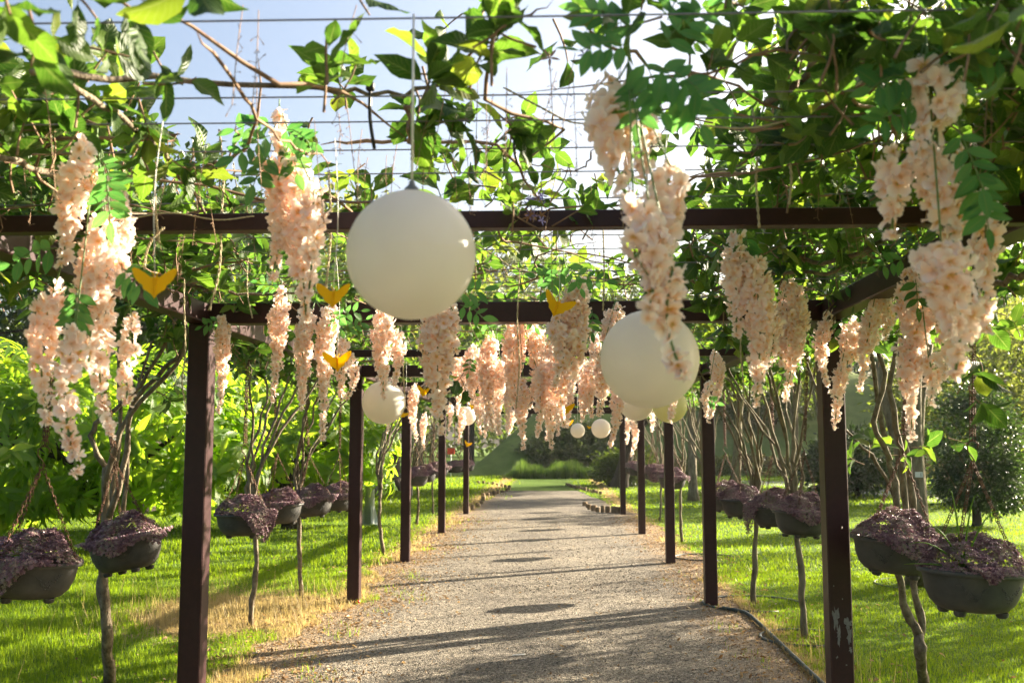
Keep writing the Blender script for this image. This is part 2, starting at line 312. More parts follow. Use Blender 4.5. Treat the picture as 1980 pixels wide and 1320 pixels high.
def gravel_mat():
    m, nt, N, L = new_mat('gravel'); tc = N('ShaderNodeNewGeometry'); P = tc.outputs['Position']
    v = N('ShaderNodeTexVoronoi'); v.inputs['Scale'].default_value = 75; L(P, v.inputs['Vector'])
    cr = ramp(N, [(0, (.07, .062, .052)), (.35, (.15, .133, .11)), (.7, (.24, .213, .175)), (1, (.4, .36, .3))])
    sx = N('ShaderNodeSeparateColor'); L(v.outputs['Color'], sx.inputs[0]); L(sx.outputs[0], cr.inputs[0])
    n = N('ShaderNodeTexNoise'); n.inputs['Scale'].default_value = 1.1; n.inputs['Detail'].default_value = 7; L(P, n.inputs['Vector'])
    r = ramp(N, [(.3, (.72, .7, .68)), (.7, (1.15, 1.1, 1.0))]); L(n.outputs[0], r.inputs[0])
    mu = N('ShaderNodeMix', data_type='RGBA', blend_type='MULTIPLY'); mu.inputs[0].default_value = 1; L(cr.outputs[0], mu.inputs[6]); L(r.outputs[0], mu.inputs[7])
    sp = N('ShaderNodeSeparateXYZ'); L(P, sp.inputs[0]); e = N('ShaderNodeMath', operation='ADD'); e.inputs[1].default_value = .18; L(sp.outputs[0], e.inputs[0])
    ab = N('ShaderNodeMath', operation='ABSOLUTE'); L(e.outputs[0], ab.inputs[0]); n4 = N('ShaderNodeTexNoise'); n4.inputs['Scale'].default_value = 2.2; n4.inputs['Detail'].default_value = 9; n4.inputs['Roughness'].default_value = .75; L(P, n4.inputs['Vector'])
    ad = N('ShaderNodeMath', operation='MULTIPLY_ADD'); ad.inputs[1].default_value = 1.6; L(n4.outputs[0], ad.inputs[0]); L(ab.outputs[0], ad.inputs[2])
    th = N('ShaderNodeMapRange'); th.inputs[1].default_value = 2.15; th.inputs[2].default_value = 2.75; th.inputs[4].default_value = .85; L(ad.outputs[0], th.inputs[0])
    br = ramp(N, [(0, (.12, .075, .04)), (.5, (.27, .18, .095)), (1, (.42, .3, .17))]); L(sx.outputs[1], br.inputs[0])
    mb = N('ShaderNodeMix', data_type='RGBA'); L(th.outputs[0], mb.inputs[0]); L(mu.outputs[2], mb.inputs[6]); L(br.outputs[0], mb.inputs[7])
    p = N('ShaderNodeBsdfPrincipled'); p.inputs['Roughness'].default_value = .9; p.inputs['Specular IOR Level'].default_value = .2; L(mb.outputs[2], p.inputs['Base Color'])
    b = N('ShaderNodeBump'); b.inputs['Strength'].default_value = 1; b.inputs['Distance'].default_value = .012; L(v.outputs['Distance'], b.inputs['Height']); b.invert = True
    n2 = N('ShaderNodeTexNoise'); n2.inputs['Scale'].default_value = 9; L(P, n2.inputs['Vector'])
    b2 = N('ShaderNodeBump'); b2.inputs['Strength'].default_value = .5; b2.inputs['Distance'].default_value = .05; L(n2.outputs[0], b2.inputs['Height']); L(b.outputs[0], b2.inputs['Normal']); L(b2.outputs[0], p.inputs['Normal'])
    o = N('ShaderNodeOutputMaterial'); L(p.outputs[0], o.inputs[0]); return m
M_GRAVEL = gravel_mat()
def ramp_mat(name, stops, trans=None, mix=.3, rough=.8):
    if trans: return leaf_mat(name, stops, trans, mix, rough, False, .2)
    m, nt, N, L = new_mat(name); v = rndval(N, L, False); r = ramp(N, stops); L(v, r.inputs[0])
    p = N('ShaderNodeBsdfPrincipled'); p.inputs['Roughness'].default_value = rough; p.inputs['Specular IOR Level'].default_value = .25; L(r.outputs[0], p.inputs['Base Color'])
    o = N('ShaderNodeOutputMaterial'); L(p.outputs[0], o.inputs[0]); return m
M_STONES = ramp_mat('pebble', [(0, (.07, .058, .045)), (.5, (.17, .145, .11)), (.9, (.28, .24, .185)), (1, (.5, .46, .39))])
M_LITTER = ramp_mat('dead_leaf', [(0, (.14, .075, .035)), (.5, (.3, .19, .09)), (.85, (.45, .31, .16)), (1, (.5, .46, .38))], [(0, (.2, .1, .03)), (1, (.5, .33, .14))], .3)
# rnd 0..0.7 green, above: dry
M_GRASS = ramp_mat('grass_blade', [(0, (.055, .1, .006)), (.65, (.125, .175, .012)), (.7, (.26, .2, .085)), (1, (.42, .33, .16))],
                   [(0, (.16, .31, .008)), (.65, (.38, .5, .015)), (.7, (.4, .3, .1)), (1, (.58, .45, .18))], .5, .5)
M_REED = ramp_mat('reed_blade', [(0, (.06, .12, .02)), (1, (.13, .2, .035))], [(0, (.14, .3, .03)), (1, (.32, .45, .06))], .4, .5)

# ------------------------------------------------------------------ ground, path, road, mound
def sheet(name, poly_v, fs, mat, kind='structure'):
    return tag(obj(name, faces(poly_v, fs), mat, smooth=False), kind=kind)
sheet('ground', [(-300, -60, 0), (300, -60, 0), (300, 400, 0), (-300, 400, 0)], [(0, 1, 2, 3)], M_GROUND)
def path_bounds(y):
    """left and right edge of the gravel at depth y"""
    l = np.interp(y, [-5, 22, 26, 34.5], [PL, PL, -2.0, -1.75]) + edge_noise(y, .4) * np.interp(y, [0, 22, 26], [1, 1, .3])
    r = np.interp(y, [-5, 9.5, 12, 22, 26, 30, 34.5], [PR, PR, 1.95, 1.85, 1.5, 1.2, .75]) + edge_noise(y, 2.1) * np.interp(y, [0, 9, 12, 22, 26], [.1, .1, 1, 1, .3])
    return l, r
ys = np.concatenate([np.arange(-5, 25, .15), np.arange(25, 34.6, .5)]); V = []; fs = []
for y in ys:
    l, r = path_bounds(y)
    for k in range(7): V.append((l + (r - l) * k / 6, y, .004))
for i in range(len(ys) - 1):
    for k in range(6): fs.append((i * 7 + k, i * 7 + k + 1, i * 7 + k + 8, i * 7 + k + 7))
sheet('gravel_path', V, fs, M_GRAVEL)
rc = [gnd(1405, 930), gnd(1480, 933), gnd(1673, 944), gnd(1960, 972), np.array([17, 20, 0]), np.array([30, 9, 0])]
rp = smooth_path(rc, 30); T = norm(np.gradient(rp, axis=0)); nrm = np.stack([-T[:, 1], T[:, 0], 0 * T[:, 0]], 1)
V = np.concatenate([rp + nrm * 1.7, rp - nrm * 1.7]); V[:, 2] = .004; n = len(rp)
sheet('road', V, [(i, n + i, n + i + 1, i + 1) for i in range(n - 1)], M_ASPH)
# grassy mound with a straight ridge, seen on its shaded side
def mound_h(x, y):
    return np.maximum(0, np.minimum.reduce([(x + 4.7) * .95, (y - 51) * .62, (30 - x) * .5, (100 - y) * .4, np.full_like(x, 7.5)]))
gx, gy = np.meshgrid(np.linspace(-7.2, 30, 90), np.linspace(51, 100, 70)); gz = mound_h(gx, gy)
for _ in range(2):
    gz[1:-1, 1:-1] = (gz[1:-1, 1:-1] * 2 + gz[:-2, 1:-1] + gz[2:, 1:-1] + gz[1:-1, :-2] + gz[1:-1, 2:]) / 6
gz += .004 + rs.uniform(-.03, .03, gz.shape) * (gz > .05)
nx = gx.shape[1]; ny = gx.shape[0]
M_MOUND = solid('mound_turf', (.10, .14, .035), .95, .1, scale=1.2, col2=(.17, .21, .06), bump=.9, bscale=18)
tag(obj('mound', faces(np.stack([gx, gy, gz], 2).reshape(-1, 3), [(j * nx + i, j * nx + i + 1, (j + 1) * nx + i + 1, (j + 1) * nx + i) for j in range(ny - 1) for i in range(nx - 1)]), M_MOUND), kind='structure')

# ------------------------------------------------------------------ pergola
ZT, ZB = 2.41, 2.29
posts = [1.25, 5.68, 10.25, 13.75, 18.15, 23.1]
XL, XR = -2.045, 1.555
perg = thing('pergola', 'maroon painted steel pergola spanning the gravel path with wires across its top', 'pergola', (-.2, 12, 0))
post_me = {}
def post_mesh(): return mesh('post', xf(box((0, 0, (ZB) / 2), (.125, .125, ZB), 0, .006)), M_STEEL, False)
pm = post_mesh()
bm_ = mesh('cross_beam', box((0, 0, 0), (XR - XL + .131, .118, .118), 0, .005), M_STEEL, False)
pu_ = mesh('purlin', box((0, 0, 0), (XR - XL - .11, .06, .056), 0, .003), M_STEEL, False)
wire_me = mesh('wire', tube([(x, 0, -.006 * (1 - (x / 2.2) ** 2)) for x in np.linspace(-2.2, 2.2, 12)], .0021, 5), M_WIRE)
rail_me = mesh('side_rail', box((0, 0, 0), (.11, 26.8, .112), 0, .005), M_STEEL, False)
for i, y in enumerate(posts):
    for x in (XL, XR):
        p = put('post', pm, perg, (x + .2, y - 12, 0))
        if i == 1 and x > 0:
            tag(p, 'maroon post with its paint flaked to grey metal near the foot')
            # flaked paint: thin ragged plates of bare metal, 1.5 mm proud of the paint
            for fx, fz, w, h, side in ((-.028, .66, .03, .1, 0), (-.016, .57, .02, .09, 0), (.035, .63, .035, .05, 0), (.04, .57, .022, .085, 0), (.044, .49, .014, .03, 0), (-.03, .45, .01, .014, 0), (-.035, .83, .006, .008, 0), (.02, .41, .008, .006, 0), (.01, .76, .005, .008, 0)):
                n_ = 22; an = np.linspace(0, 2 * PI, n_, endpoint=False); rr = .5 + .28 * rs.uniform(-1, 1, n_)
                v = np.stack([x + fx + np.cos(an) * rr * w, np.full(n_, y - .0640), fz + np.sin(an) * rr * h], 1)
                v2 = v.copy(); v2[:, 1] += .0025
                obj('flaked_patch', faces(np.vstack([v, v2]), [tuple(range(n_))] + [(j, j + n_, (j + 1) % n_ + n_, (j + 1) % n_) for j in range(n_)]), M_GREYM, perg, False)
    put('cross_beam', bm_, perg, ((XL + XR) / 2 + .2, y - 12, ZB + .0595))
for a, b in zip(posts[:-1], posts[1:]):
    ym = {1.25: 3.17, 5.68: 7.9}.get(a, (a + b) / 2)
    put('purlin', pu_, perg, ((XL + XR) / 2 + .2, ym - 12, ZB + .029))
for x in (XL, XR):
    for a, b in zip(posts[:-1], posts[1:]):
        L_ = b - a - .122
        put('side_rail', mesh('side_rail', box((0, 0, 0), (.11, L_, .112), 0, .005), M_STEEL, False), perg, (x + .2, (a + b) / 2 - 12, ZB + .0585))
wy = [1.88, 2.27, 2.46, 2.71, 3.0] + list(np.arange(3.3, 23.2, .3))
for y in wy:
    o = put('wire', wire_me, perg, ((XL + XR) / 2 + .2, y - 12, ZT + .012 + rs.uniform(0, .02))); o.rotation_euler = (0, rs.uniform(-.004, .004), rs.uniform(-.012, .012))

# ------------------------------------------------------------------ leaf and flower templates
def leaf_geo(w=.27, nv=6, cols=(-1, -.5, 0, .5, 1), fold=.25, droop=.2, p=.85, q=.85, wave=.0, pet=.1, seed=0):
    V = []; UV = []; c = len(cols); r = np.random.RandomState(seed)
    ts = [-pet, 0] + [(i + 1) / nv for i in range(nv)]
    for t in ts:
        tt = max(t, 0); hw = w * max(math.sin(PI * min(tt, 1) ** p), 0) ** q if 0 < tt < 1 else 0
        hw = max(hw, .012 if t <= 0 else .004); wv = wave * r.uniform(-1, 1, c)
        for k, u in enumerate(cols):
            V.append((u * hw, t, abs(u) * hw * fold - droop * tt ** 2 + wv[k] * abs(u) * hw)); UV.append((.5 + u * .5, max(t, 0)))
    fs = [(i * c + k, i * c + k + 1, (i + 1) * c + k + 1, (i + 1) * c + k) for i in range(len(ts) - 1) for k in range(c - 1)]
    return faces(V, fs, UV)
C3 = (-1, 0, 1)
VLEAF = [leaf_geo(.27, 6, fold=.3, droop=.22, wave=.35, seed=1), leaf_geo(.31, 6, fold=.2, droop=.1, wave=.4, seed=2),
         leaf_geo(.23, 6, fold=.45, droop=.4, p=1.15, wave=.3, seed=3), leaf_geo(.29, 6, fold=.1, droop=-.12, p=1.2, wave=.45, seed=4)]
VLEAF_LO = [leaf_geo(.27, 4, C3, fold=.3, droop=.22), leaf_geo(.3, 4, C3, fold=.2, droop=.1), leaf_geo(.23, 4, C3, fold=.45, droop=.4, p=1.15)]
MLEAF = [leaf_geo(.15, 5, C3, fold=.3, droop=.5, p=.8), leaf_geo(.17, 5, C3, fold=.2, droop=.3, p=.8), leaf_geo(.14, 5, C3, fold=.4, droop=.7, p=.85)]
SLEAF = [leaf_geo(.22, 5, C3, fold=.15, droop=.1), leaf_geo(.24, 5, C3, fold=.1, droop=.2)]
TLEAF = [faces([(0, 0, 0), (.3, .5, .06), (0, 1, -.08), (-.3, .5, .06)], [(0, 1, 2), (0, 2, 3)], [(.5, 0), (1, .5), (.5, 1), (0, .5)]),
         faces([(0, 0, 0), (.22, .45, .08), (0, 1, -.2), (-.22, .45, .08)], [(0, 1, 2), (0, 2, 3)], [(.5, 0), (1, .5), (.5, 1), (0, .5)])]
NEEDLE = [faces([(0, 0, 0), (.05, .5, .02), (0, 1, -.1), (-.05, .5, .02)], [(0, 1, 2), (0, 2, 3)])]
vleaf_me = [mesh('leaf', g, M_VINE) for g in VLEAF]
mleaf_me = [mesh('leaf', g, M_MANGO) for g in MLEAF]
sleaf_me = [mesh('leaflet', g, M_SILKLEAF) for g in SLEAF]
def blossom_geo(seed, hi=True):
    r = np.random.RandomState(seed); gs = []; n = 5
    for k in range(n):
        a = k * 2 * PI / n + r.uniform(-.45, .45); L_ = .5 * r.uniform(.7, 1.35); tilt = r.uniform(-.3, 1.15); w = L_ * r.uniform(.3, .5)
        V = []; UV = []
        rows = ((.05, .25), (.45, .9), (.8, 1.0), (1.0, .5)) if hi else ((.05, .3), (.6, 1.0), (1.0, .5))
        cols = (-1, 0, 1)
        for rr, ww in rows:
            for u in cols:
                x, y = u * w * ww, rr * L_; z = tilt * rr * L_ * (1.1 - .55 * rr) + (.3 * w * u * u) - .25 * max(rr - .7, 0) * r.uniform(-.6, 1) + r.uniform(-.03, .03)
                ca, sa = math.cos(a), math.sin(a); V.append((x * ca - y * sa, x * sa + y * ca, z)); UV.append((.5 + u / 2, rr))
        fs = [(i * 3 + j, i * 3 + j + 1, i * 3 + j + 4, i * 3 + j + 3) for i in range(len(rows) - 1) for j in range(2)]
        gs.append(faces(V, fs, UV))
    return join(gs)
BLO = [blossom_geo(s) for s in range(5)]; BLO_LO = [blossom_geo(s, False) for s in range(10, 14)]
blo_me = [mesh('blossom', g, M_BLOSSOM) for g in BLO]

# ------------------------------------------------------------------ flower garlands
def strand_florets(p0, p1, w, size):
    """floret positions, outward normals and scales round a hanging strand"""
    L_ = np.linalg.norm(p1 - p0); n = max(5, int(L_ / (size * .53))); Ps, Ns, Ss = [], [], []
    bend = rs.normal(size=3) * .02; bend[2] = 0
    for i in range(n):
        t = i / (n - 1.0); c = p0 + (p1 - p0) * t + bend * math.sin(PI * t)
        R_ = w / 2 * (np.interp(t, [0, .12, .3, .55, .8, 1], [.5, .95, 1.05, .82, .48, .22])) * rs.uniform(.85, 1.12)
        r = max(R_ - size * .45, size * .12); k = max(3, int(2 * PI * r / (size * .6))); a0 = rs.uniform(0, 6.3)
        for j in range(k):
            a = a0 + j * 2 * PI / k + rs.uniform(-.3, .3); o = np.array([math.cos(a), math.sin(a), 0])
            Ps.append(c + o * r * rs.uniform(.75, 1.12) + np.array([0, 0, rs.uniform(-.4, .4) * size])); Ns.append(o + np.array([0, 0, rs.uniform(-1.1, .5)]) + rs.normal(size=3) * .3)
            Ss.append(size * np.interp(t, [0, .3, .8, 1], [.95, 1.1, 1.0, .75]) * rs.uniform(.8, 1.25))
    Ps.append(p1 - np.array([0, 0, size * .2])); Ns.append(np.array([.1, -.2, -1.0])); Ss.append(size * .8)
    return np.array(Ps), norm(np.array(Ns)), np.array(Ss), bend
def blossom_frames(N_, S_):
    n = len(N_); Y = rdir(n); Y = Y - N_ * np.sum(Y * N_, 1)[:, None]
    X = norm(np.cross(norm(Y), N_)); Y2 = np.cross(N_, X); return np.stack([X, Y2, N_], 2) * S_[:, None, None]
def spray(parent, p, d, L_, near, n=9, ls=.055):
    """pinnate silk leaf spray"""
    d = norm(np.asarray(d, float)); e = p + d * L_; pts = np.array([p, p + d * L_ * .5 + [0, 0, .015], e]); path = smooth_path(pts, 6)
    o = obj('leaf_spray', tube(path, .0014, 4), M_STEM, parent, loc=p); side = norm(np.cross(d, [0, -1.0, .25])); Y, P_, Z = [], [], []
    for k in range(n):
        t = .15 + .85 * (k // 2) / max((n - 1) // 2, 1); q = p + d * L_ * t
        s = 1 if k % 2 else -1
        v = d if k == n - 1 else side * s + d * .5
        Y.append(v + rs.normal(size=3) * .12); P_.append(q); Z.append(np.array([0, -1.0, .35]) + rs.normal(size=3) * .25)
    R = frames(np.array(Y), np.array(Z)) * (ls * rs.uniform(.85, 1.2, n))[:, None, None]
    if near:
        for k in range(n): inst('leaflet', sleaf_me[k % 2], o, R[k], P_[k])
    else:
        obj('foliage', scat_many(SLEAF, R, np.array(P_), rs.uniform(0, 1, n)), M_SILKLEAF, o)
def garland(label, Y, hang, strands, sprays=(), size=.037, dy=None, group='artificial blossom garlands hanging from the pergola', indiv=True):
    h = at(hang[0], hang[1], Y); g = thing('flower_garland', label, 'flower garland', h, group)
    tops = []
    for i, (x0, y0, x1, y1, wpx) in enumerate(strands):
        yy = Y + (rs.uniform(-.08, .08) if dy is None else dy[i]); p0, p1 = at(x0, y0, yy), at(x1, y1, yy); w = wpx / F * yy * (.93 if Y < 4.3 else .84) 
        P_, N_, S_, bend = strand_florets(p0, p1, w, size); tops.append(p0)
        R = blossom_frames(N_, S_); toc = norm(CAM - P_); front = np.sum(N_ * toc, 1) > -.05
        ax = [p0 + (p1 - p0) * t + bend * math.sin(PI * t) for t in np.linspace(0, 1, 7)]
        if indiv:
            idx = np.where(front)[0]
            if len(idx) > 75: idx = np.sort(rs.choice(idx, 75, False))
            m_ = np.ones(len(P_), bool); m_[idx] = False
            rc_ = obj('raceme', tube(ax, .003, 5), M_STEM, g, loc=p0)
            for k in idx: inst('blossom', blo_me[rs.randint(5)], rc_, R[k], P_[k])
            if m_.any():
                b = obj('blossom', scat_many(BLO_LO, R[m_], P_[m_], rs.uniform(0, 1, m_.sum())), M_BLOSSOM, rc_); b['kind'] = 'stuff'
        else:
            rc_ = obj('raceme', scat_many(BLO_LO, R, P_, rs.uniform(0, 1, len(P_))), M_BLOSSOM, g, loc=p0)
    gs = [tube(smooth_path([h, h + (t - h) * .5 + np.array([0, 0, -.01]), t], 6), .0022, 5) for t in tops if np.linalg.norm(t - h) > .01]
    gs.append(tube([h, h + np.array([0, 0, max(.02, ZT + .012 - h[2])])], .0018, 4))
    obj('stem', join(gs), M_STEM, g)
    for (sx, sy, ang, L_) in sprays:
        a = math.radians(ang); spray(g, at(sx, sy, Y - .03 + rs.uniform(-.04, .04)), (math.cos(a), rs.uniform(-.3, .1), math.sin(a)), L_, indiv and Y < 5, n=9 if Y < 3 else 7)
    return g
garland('largest bunch of six peach racemes at far left above the left hanging pots', 2.6, (188, 262),
        [(165, 285, 122, 500, 78), (205, 420, 172, 700, 96), (105, 560, 92, 805, 72), (145, 640, 148, 905, 60), (212, 600, 213, 832, 52), (256, 618, 246, 772, 46), (220, 360, 232, 560, 60)],
        [(190, 300, -60, .12), (205, 340, -80, .13), (150, 560, -95, .1), (110, 480, 200, .13), (235, 520, -40, .1)], dy=[-.06, 0, .05, -.1, .12, .15, .1])
garland('pair of pale peach racemes with green leaflets hanging left of the biggest globe', 2.7, (540, 205),
        [(518, 300, 527, 530, 72), (560, 290, 592, 612, 88), (540, 218, 545, 300, 46), (605, 360, 598, 560, 60)],
        [(530, 240, 190, .11), (525, 262, 215, .12), (545, 250, -30, .1), (555, 270, -70, .12), (520, 300, -110, .1)])
garland('slim single raceme hanging against the nearest left post', 5.45, (435, 590), [(428, 612, 424, 795, 40)], [(437, 590, 60, .14), (425, 620, 200, .1)])
garland('raceme hanging below the left pair of blooms, just right of the left post raceme', 5.2, (545, 540), [(545, 560, 527, 772, 44), (540, 590, 535, 680, 46)], [(540, 560, 160, .12)])
garland('three racemes under the middle yellow butterfly left of the biggest globe', 5.0, (610, 580),
        [(590, 640, 583, 786, 46), (628, 600, 624, 846, 42), (600, 600, 590, 720, 48), (640, 590, 640, 690, 40)], [(640, 600, -60, .12), (650, 610, 10, .13)])
garland('short raceme beside the low butterfly left of the white globe', 5.3, (668, 630), [(664, 655, 660, 770, 38), (676, 690, 672, 765, 30)], [(672, 640, 30, .12)])
garland('raceme drooping in front of the small left globe below the biggest globe', 5.0, (742, 585), [(742, 598, 742, 764, 56), (765, 640, 763, 740, 34)], [(745, 590, 20, .1)])
garland('wide raceme hanging just below the right side of the biggest globe', 3.7, (852, 540),
        [(850, 590, 852, 832, 78), (875, 600, 868, 705, 52)], [(890, 590, -30, .1), (885, 570, 10, .1)])
garland('slender raceme right of the wide raceme below the biggest globe', 7.0, (918, 640), [(916, 668, 914, 778, 42), (944, 700, 942, 830, 30)], [(912, 690, -100, .12)])
garland('raceme fourth from the biggest globe, under a dangling leaf spray', 6.2, (955, 600), [(950, 645, 952, 830, 46), (968, 700, 965, 835, 34)], [(945, 580, -100, .16), (940, 600, -80, .14)])
garland('long raceme pair in the middle of the pergola, tip lowest over the path', 6.0, (1003, 590),
        [(1000, 606, 1000, 800, 56), (1030, 622, 1026, 780, 44), (1012, 740, 1012, 862, 34), (1040, 720, 1040, 838, 34)], [(1015, 600, -60, .12)])
garland('tall raceme behind the central yellow butterfly with leaf sprays on top', 4.2, (1090, 500),
        [(1110, 560, 1108, 750, 66), (1075, 610, 1072, 740, 60), (1120, 540, 1125, 640, 50)], [(1085, 520, -120, .12), (1095, 510, -60, .12), (1110, 530, -15, .14), (1080, 540, 175, .1)])
garland('long raceme below the central yellow butterfly ending in a thin tip', 5.6, (1070, 600), [(1066, 660, 1066, 862, 52), (1092, 690, 1090, 820, 44), (1050, 700, 1046, 800, 36)])
garland('raceme partly hidden by the left edge of the second globe', 5.4, (1190, 580), [(1180, 600, 1172, 760, 50), (1160, 690, 1158, 800, 44), (1195, 590, 1186, 680, 36)], [(1145, 600, -90, .12)])
garland('dense raceme drooping left of the second globe down to the small globes', 6.6, (1160, 680), [(1148, 700, 1144, 800, 46), (1192, 745, 1180, 862, 32), (1128, 735, 1127, 806, 36)])
garland('nearest bunch, its blurred racemes falling in front of the second globe', 1.95, (1215, 120),
        [(1178, 165, 1225, 420, 112), (1225, 400, 1252, 600, 92), (1300, 330, 1312, 560, 104), (1300, 520, 1318, 720, 82), (1205, 200, 1240, 330, 100), (1262, 440, 1280, 560, 90)],
        [(1215, 90, 190, .1), (1230, 60, 160, .12), (1240, 110, -70, .12), (1265, 130, -30, .12), (1280, 90, 40, .12), (1300, 150, -60, .11), (1245, 150, -100, .1), (1290, 40, 60, .11)], size=.042)
garland('pair of racemes in mid air between the second globe and the right post', 3.4, (1432, 440), [(1420, 455, 1424, 640, 62), (1458, 500, 1462, 772, 72), (1485, 600, 1490, 690, 44)], [(1440, 470, -80, .12), (1445, 455, -100, .1)])
garland('thick tapering raceme immediately left of the nearest right post', 4.7, (1527, 520), [(1525, 548, 1518, 768, 66), (1510, 600, 1512, 700, 48), (1545, 560, 1540, 680, 40)], [(1530, 530, 30, .12)])
garland('blurred large bunch at far right nearest the viewer under dark leaves', 2.05, (1790, 70),
        [(1790, 130, 1770, 300, 130), (1728, 290, 1725, 445, 86), (1815, 290, 1845, 480, 128), (1820, 470, 1835, 640, 120), (1850, 560, 1848, 715, 84), (1905, 372, 1900, 630, 72)],
        [(1780, 110, 190, .1), (1760, 150, 200, .1), (1770, 190, 215, .1), (1800, 90, -60, .1), (1810, 60, 30, .12), (1830, 100, -20, .13), (1850, 250, -70, .13), (1890, 330, -80, .12)], size=.042, dy=[0, .1, .05, 0, .1, .4])
garland('peach raceme cluster behind the far right bunch, tip lowest beside chain', 3.5, (1770, 470),
        [(1775, 520, 1775, 720, 86), (1760, 640, 1764, 842, 52), (1830, 560, 1826, 720, 70), (1795, 690, 1800, 770, 50)], [(1750, 500, 200, .12), (1770, 540, -90, .1)])
garland('short slim raceme hanging in front of the nearest right post', 5.3, (1602, 580), [(1604, 605, 1600, 742, 40)], [(1615, 620, -60, .12)])
garland('raceme with a long thin tip crossing the nearest right post', 5.1, (1650, 590), [(1650, 620, 1632, 735, 56), (1628, 700, 1614, 822, 34)], [(1640, 580, 40, .12)])
garland('slanting raceme right of the nearest right post among stems', 4.8, (1712, 480), [(1716, 520, 1692, 660, 58), (1686, 600, 1664, 748, 48), (1720, 590, 1712, 650, 36)], [(1700, 500, 170, .14)])
garland('small raceme hanging in front of the second right post', 7.2, (1385, 660), [(1382, 680, 1370, 812, 34), (1372, 740, 1366, 800, 24)], [(1360, 770, -20, .1)])
for x0, y0, x1, y1, w, Y, lab in [
    (803, 745, 806, 850, 26, 10.5, 'small far raceme behind the small left globe beside the third left post'),
    (822, 800, 820, 868, 18, 12.5, 'tiny far raceme to the left of the fourth left post'),
    (748, 815, 748, 835, 10, 13.0, 'tip of a far raceme under the small left globe'),
    (893, 790, 886, 856, 20, 11.0, 'far raceme tip left of the far left globe'),
    (925, 760, 930, 838, 24, 10.0, 'far raceme right of the far left globe'),
    (985, 790, 984, 838, 20, 12.0, 'far raceme left of the longest central tip'),
    (1060, 780, 1056, 850, 22, 11.5, 'far raceme behind the long central racemes'),
    (1128, 765, 1124, 815, 22, 17.0, 'far raceme above the smallest white globe'),
    (1212, 808, 1212, 856, 14, 12.5, 'far raceme at the left of the fifth right post'),
    (1222, 812, 1220, 880, 18, 12.0, 'far raceme below the globe beside the fourth right post'),
    (1260, 800, 1260, 832, 14, 11.0, 'far raceme between the two overlapping right globes'),
    (1300, 770, 1296, 812, 22, 6.5, 'single floret tip over the yellowed globe'),
    (905, 690, 906, 778, 30, 8.6, 'pale raceme hanging in front of the far left globe'),
    (1100, 720, 1098, 822, 34, 8.4, 'pale raceme just left of the low central butterfly'),
    (870, 780, 868, 830, 16, 12.6, 'dim far raceme behind the wide raceme tip'),
    (965, 790, 962, 838, 16, 13.0, 'dim far raceme between the far butterflies'),
    (978, 680, 980, 832, 36, 8.0, 'raceme just left of the long middle pair, slightly behind it'), (1044, 665, 1046, 815, 40, 8.2, 'raceme in the gap right of the long middle pair'),
    (1126, 690, 1122, 792, 34, 8.4, 'raceme behind the tall raceme with leaf sprays'), (880, 680, 884, 800, 30, 9.2, 'slim raceme right behind the wide raceme under the biggest globe'),
    (1152, 640, 1150, 740, 32, 7.8, 'raceme above and left of the second globe, among leaves'), (1076, 760, 1078, 840, 24, 9.5, 'raceme tip below the low central butterfly'), (940, 790, 938, 842, 18, 11.6, 'far raceme tip between the middle racemes and the fifth left post')]:
    garland(lab, Y, (x0, y0 - 25), [(x0, y0, x1, y1, w)], (), indiv=False)

# ------------------------------------------------------------------ globes
def globe(label, px, py, d_px, Y, mat, top=None):
    c = at(px, py, Y); r = d_px / F * Y / 2 * (Y / (Y)) ; g = thing('globe_lantern', label, 'globe lantern', c, 'white globe lanterns hung from the pergola')
    a = np.linspace(-PI / 2, PI / 2, 25); prof = [(max(r * math.cos(t), .0005), r * math.sin(t)) for t in a]
    obj('globe', lathe(prof, 48, c), mat, g)
    seam = lathe([(r * 1.001, -.0022), (r * 1.0035, 0), (r * 1.001, .0022)], 48, c); obj('seam', seam, mat, g)
    obj('cap', lathe([(.0005, r + .022), (.005, r + .021), (.007, r + .012), (.014, r + .006), (.018, r - .004)], 16, c), M_GREYM, g)
    zt = max(ZT + .02, c[2] + r + .05)
    obj('cord', tube([c + [0, 0, r + .015], c + [0, 0, zt - c[2]]], .0028, 6), M_CORD, g)
globe('largest white globe lantern hanging left of centre on a straight cord', 795, 493, 255, 1.85, M_GLOBE)
globe('second largest white globe, partly behind the nearest bunch of blossoms', 1256, 694, 190, 2.5, M_GLOBE)
globe('mid sized cream globe with a raceme drooping over it beside the second left post', 742, 778, 84, 5.5, M_GLOBE)
globe('yellowed globe in front of the third right post, partly behind the second globe', 1295, 784, 66, 7.0, M_GLOBE_Y)
globe('greyish white globe tucked under the left side of the second globe', 1231, 780, 66, 7.1, M_GLOBE)
globe('small bright globe behind the racemes near the far left posts', 903, 804, 36, 13.0, M_GLOBE)
globe('dim small globe with leaves across it right of the small bright globe', 955, 818, 24, 17, M_GLOBE)
globe('smallest white globe hanging over the middle of the far path', 1117, 832, 28, 15.6, M_GLOBE)
globe('small greenish white globe right of the smallest globe', 1162, 828, 37, 12.8, M_GLOBE)

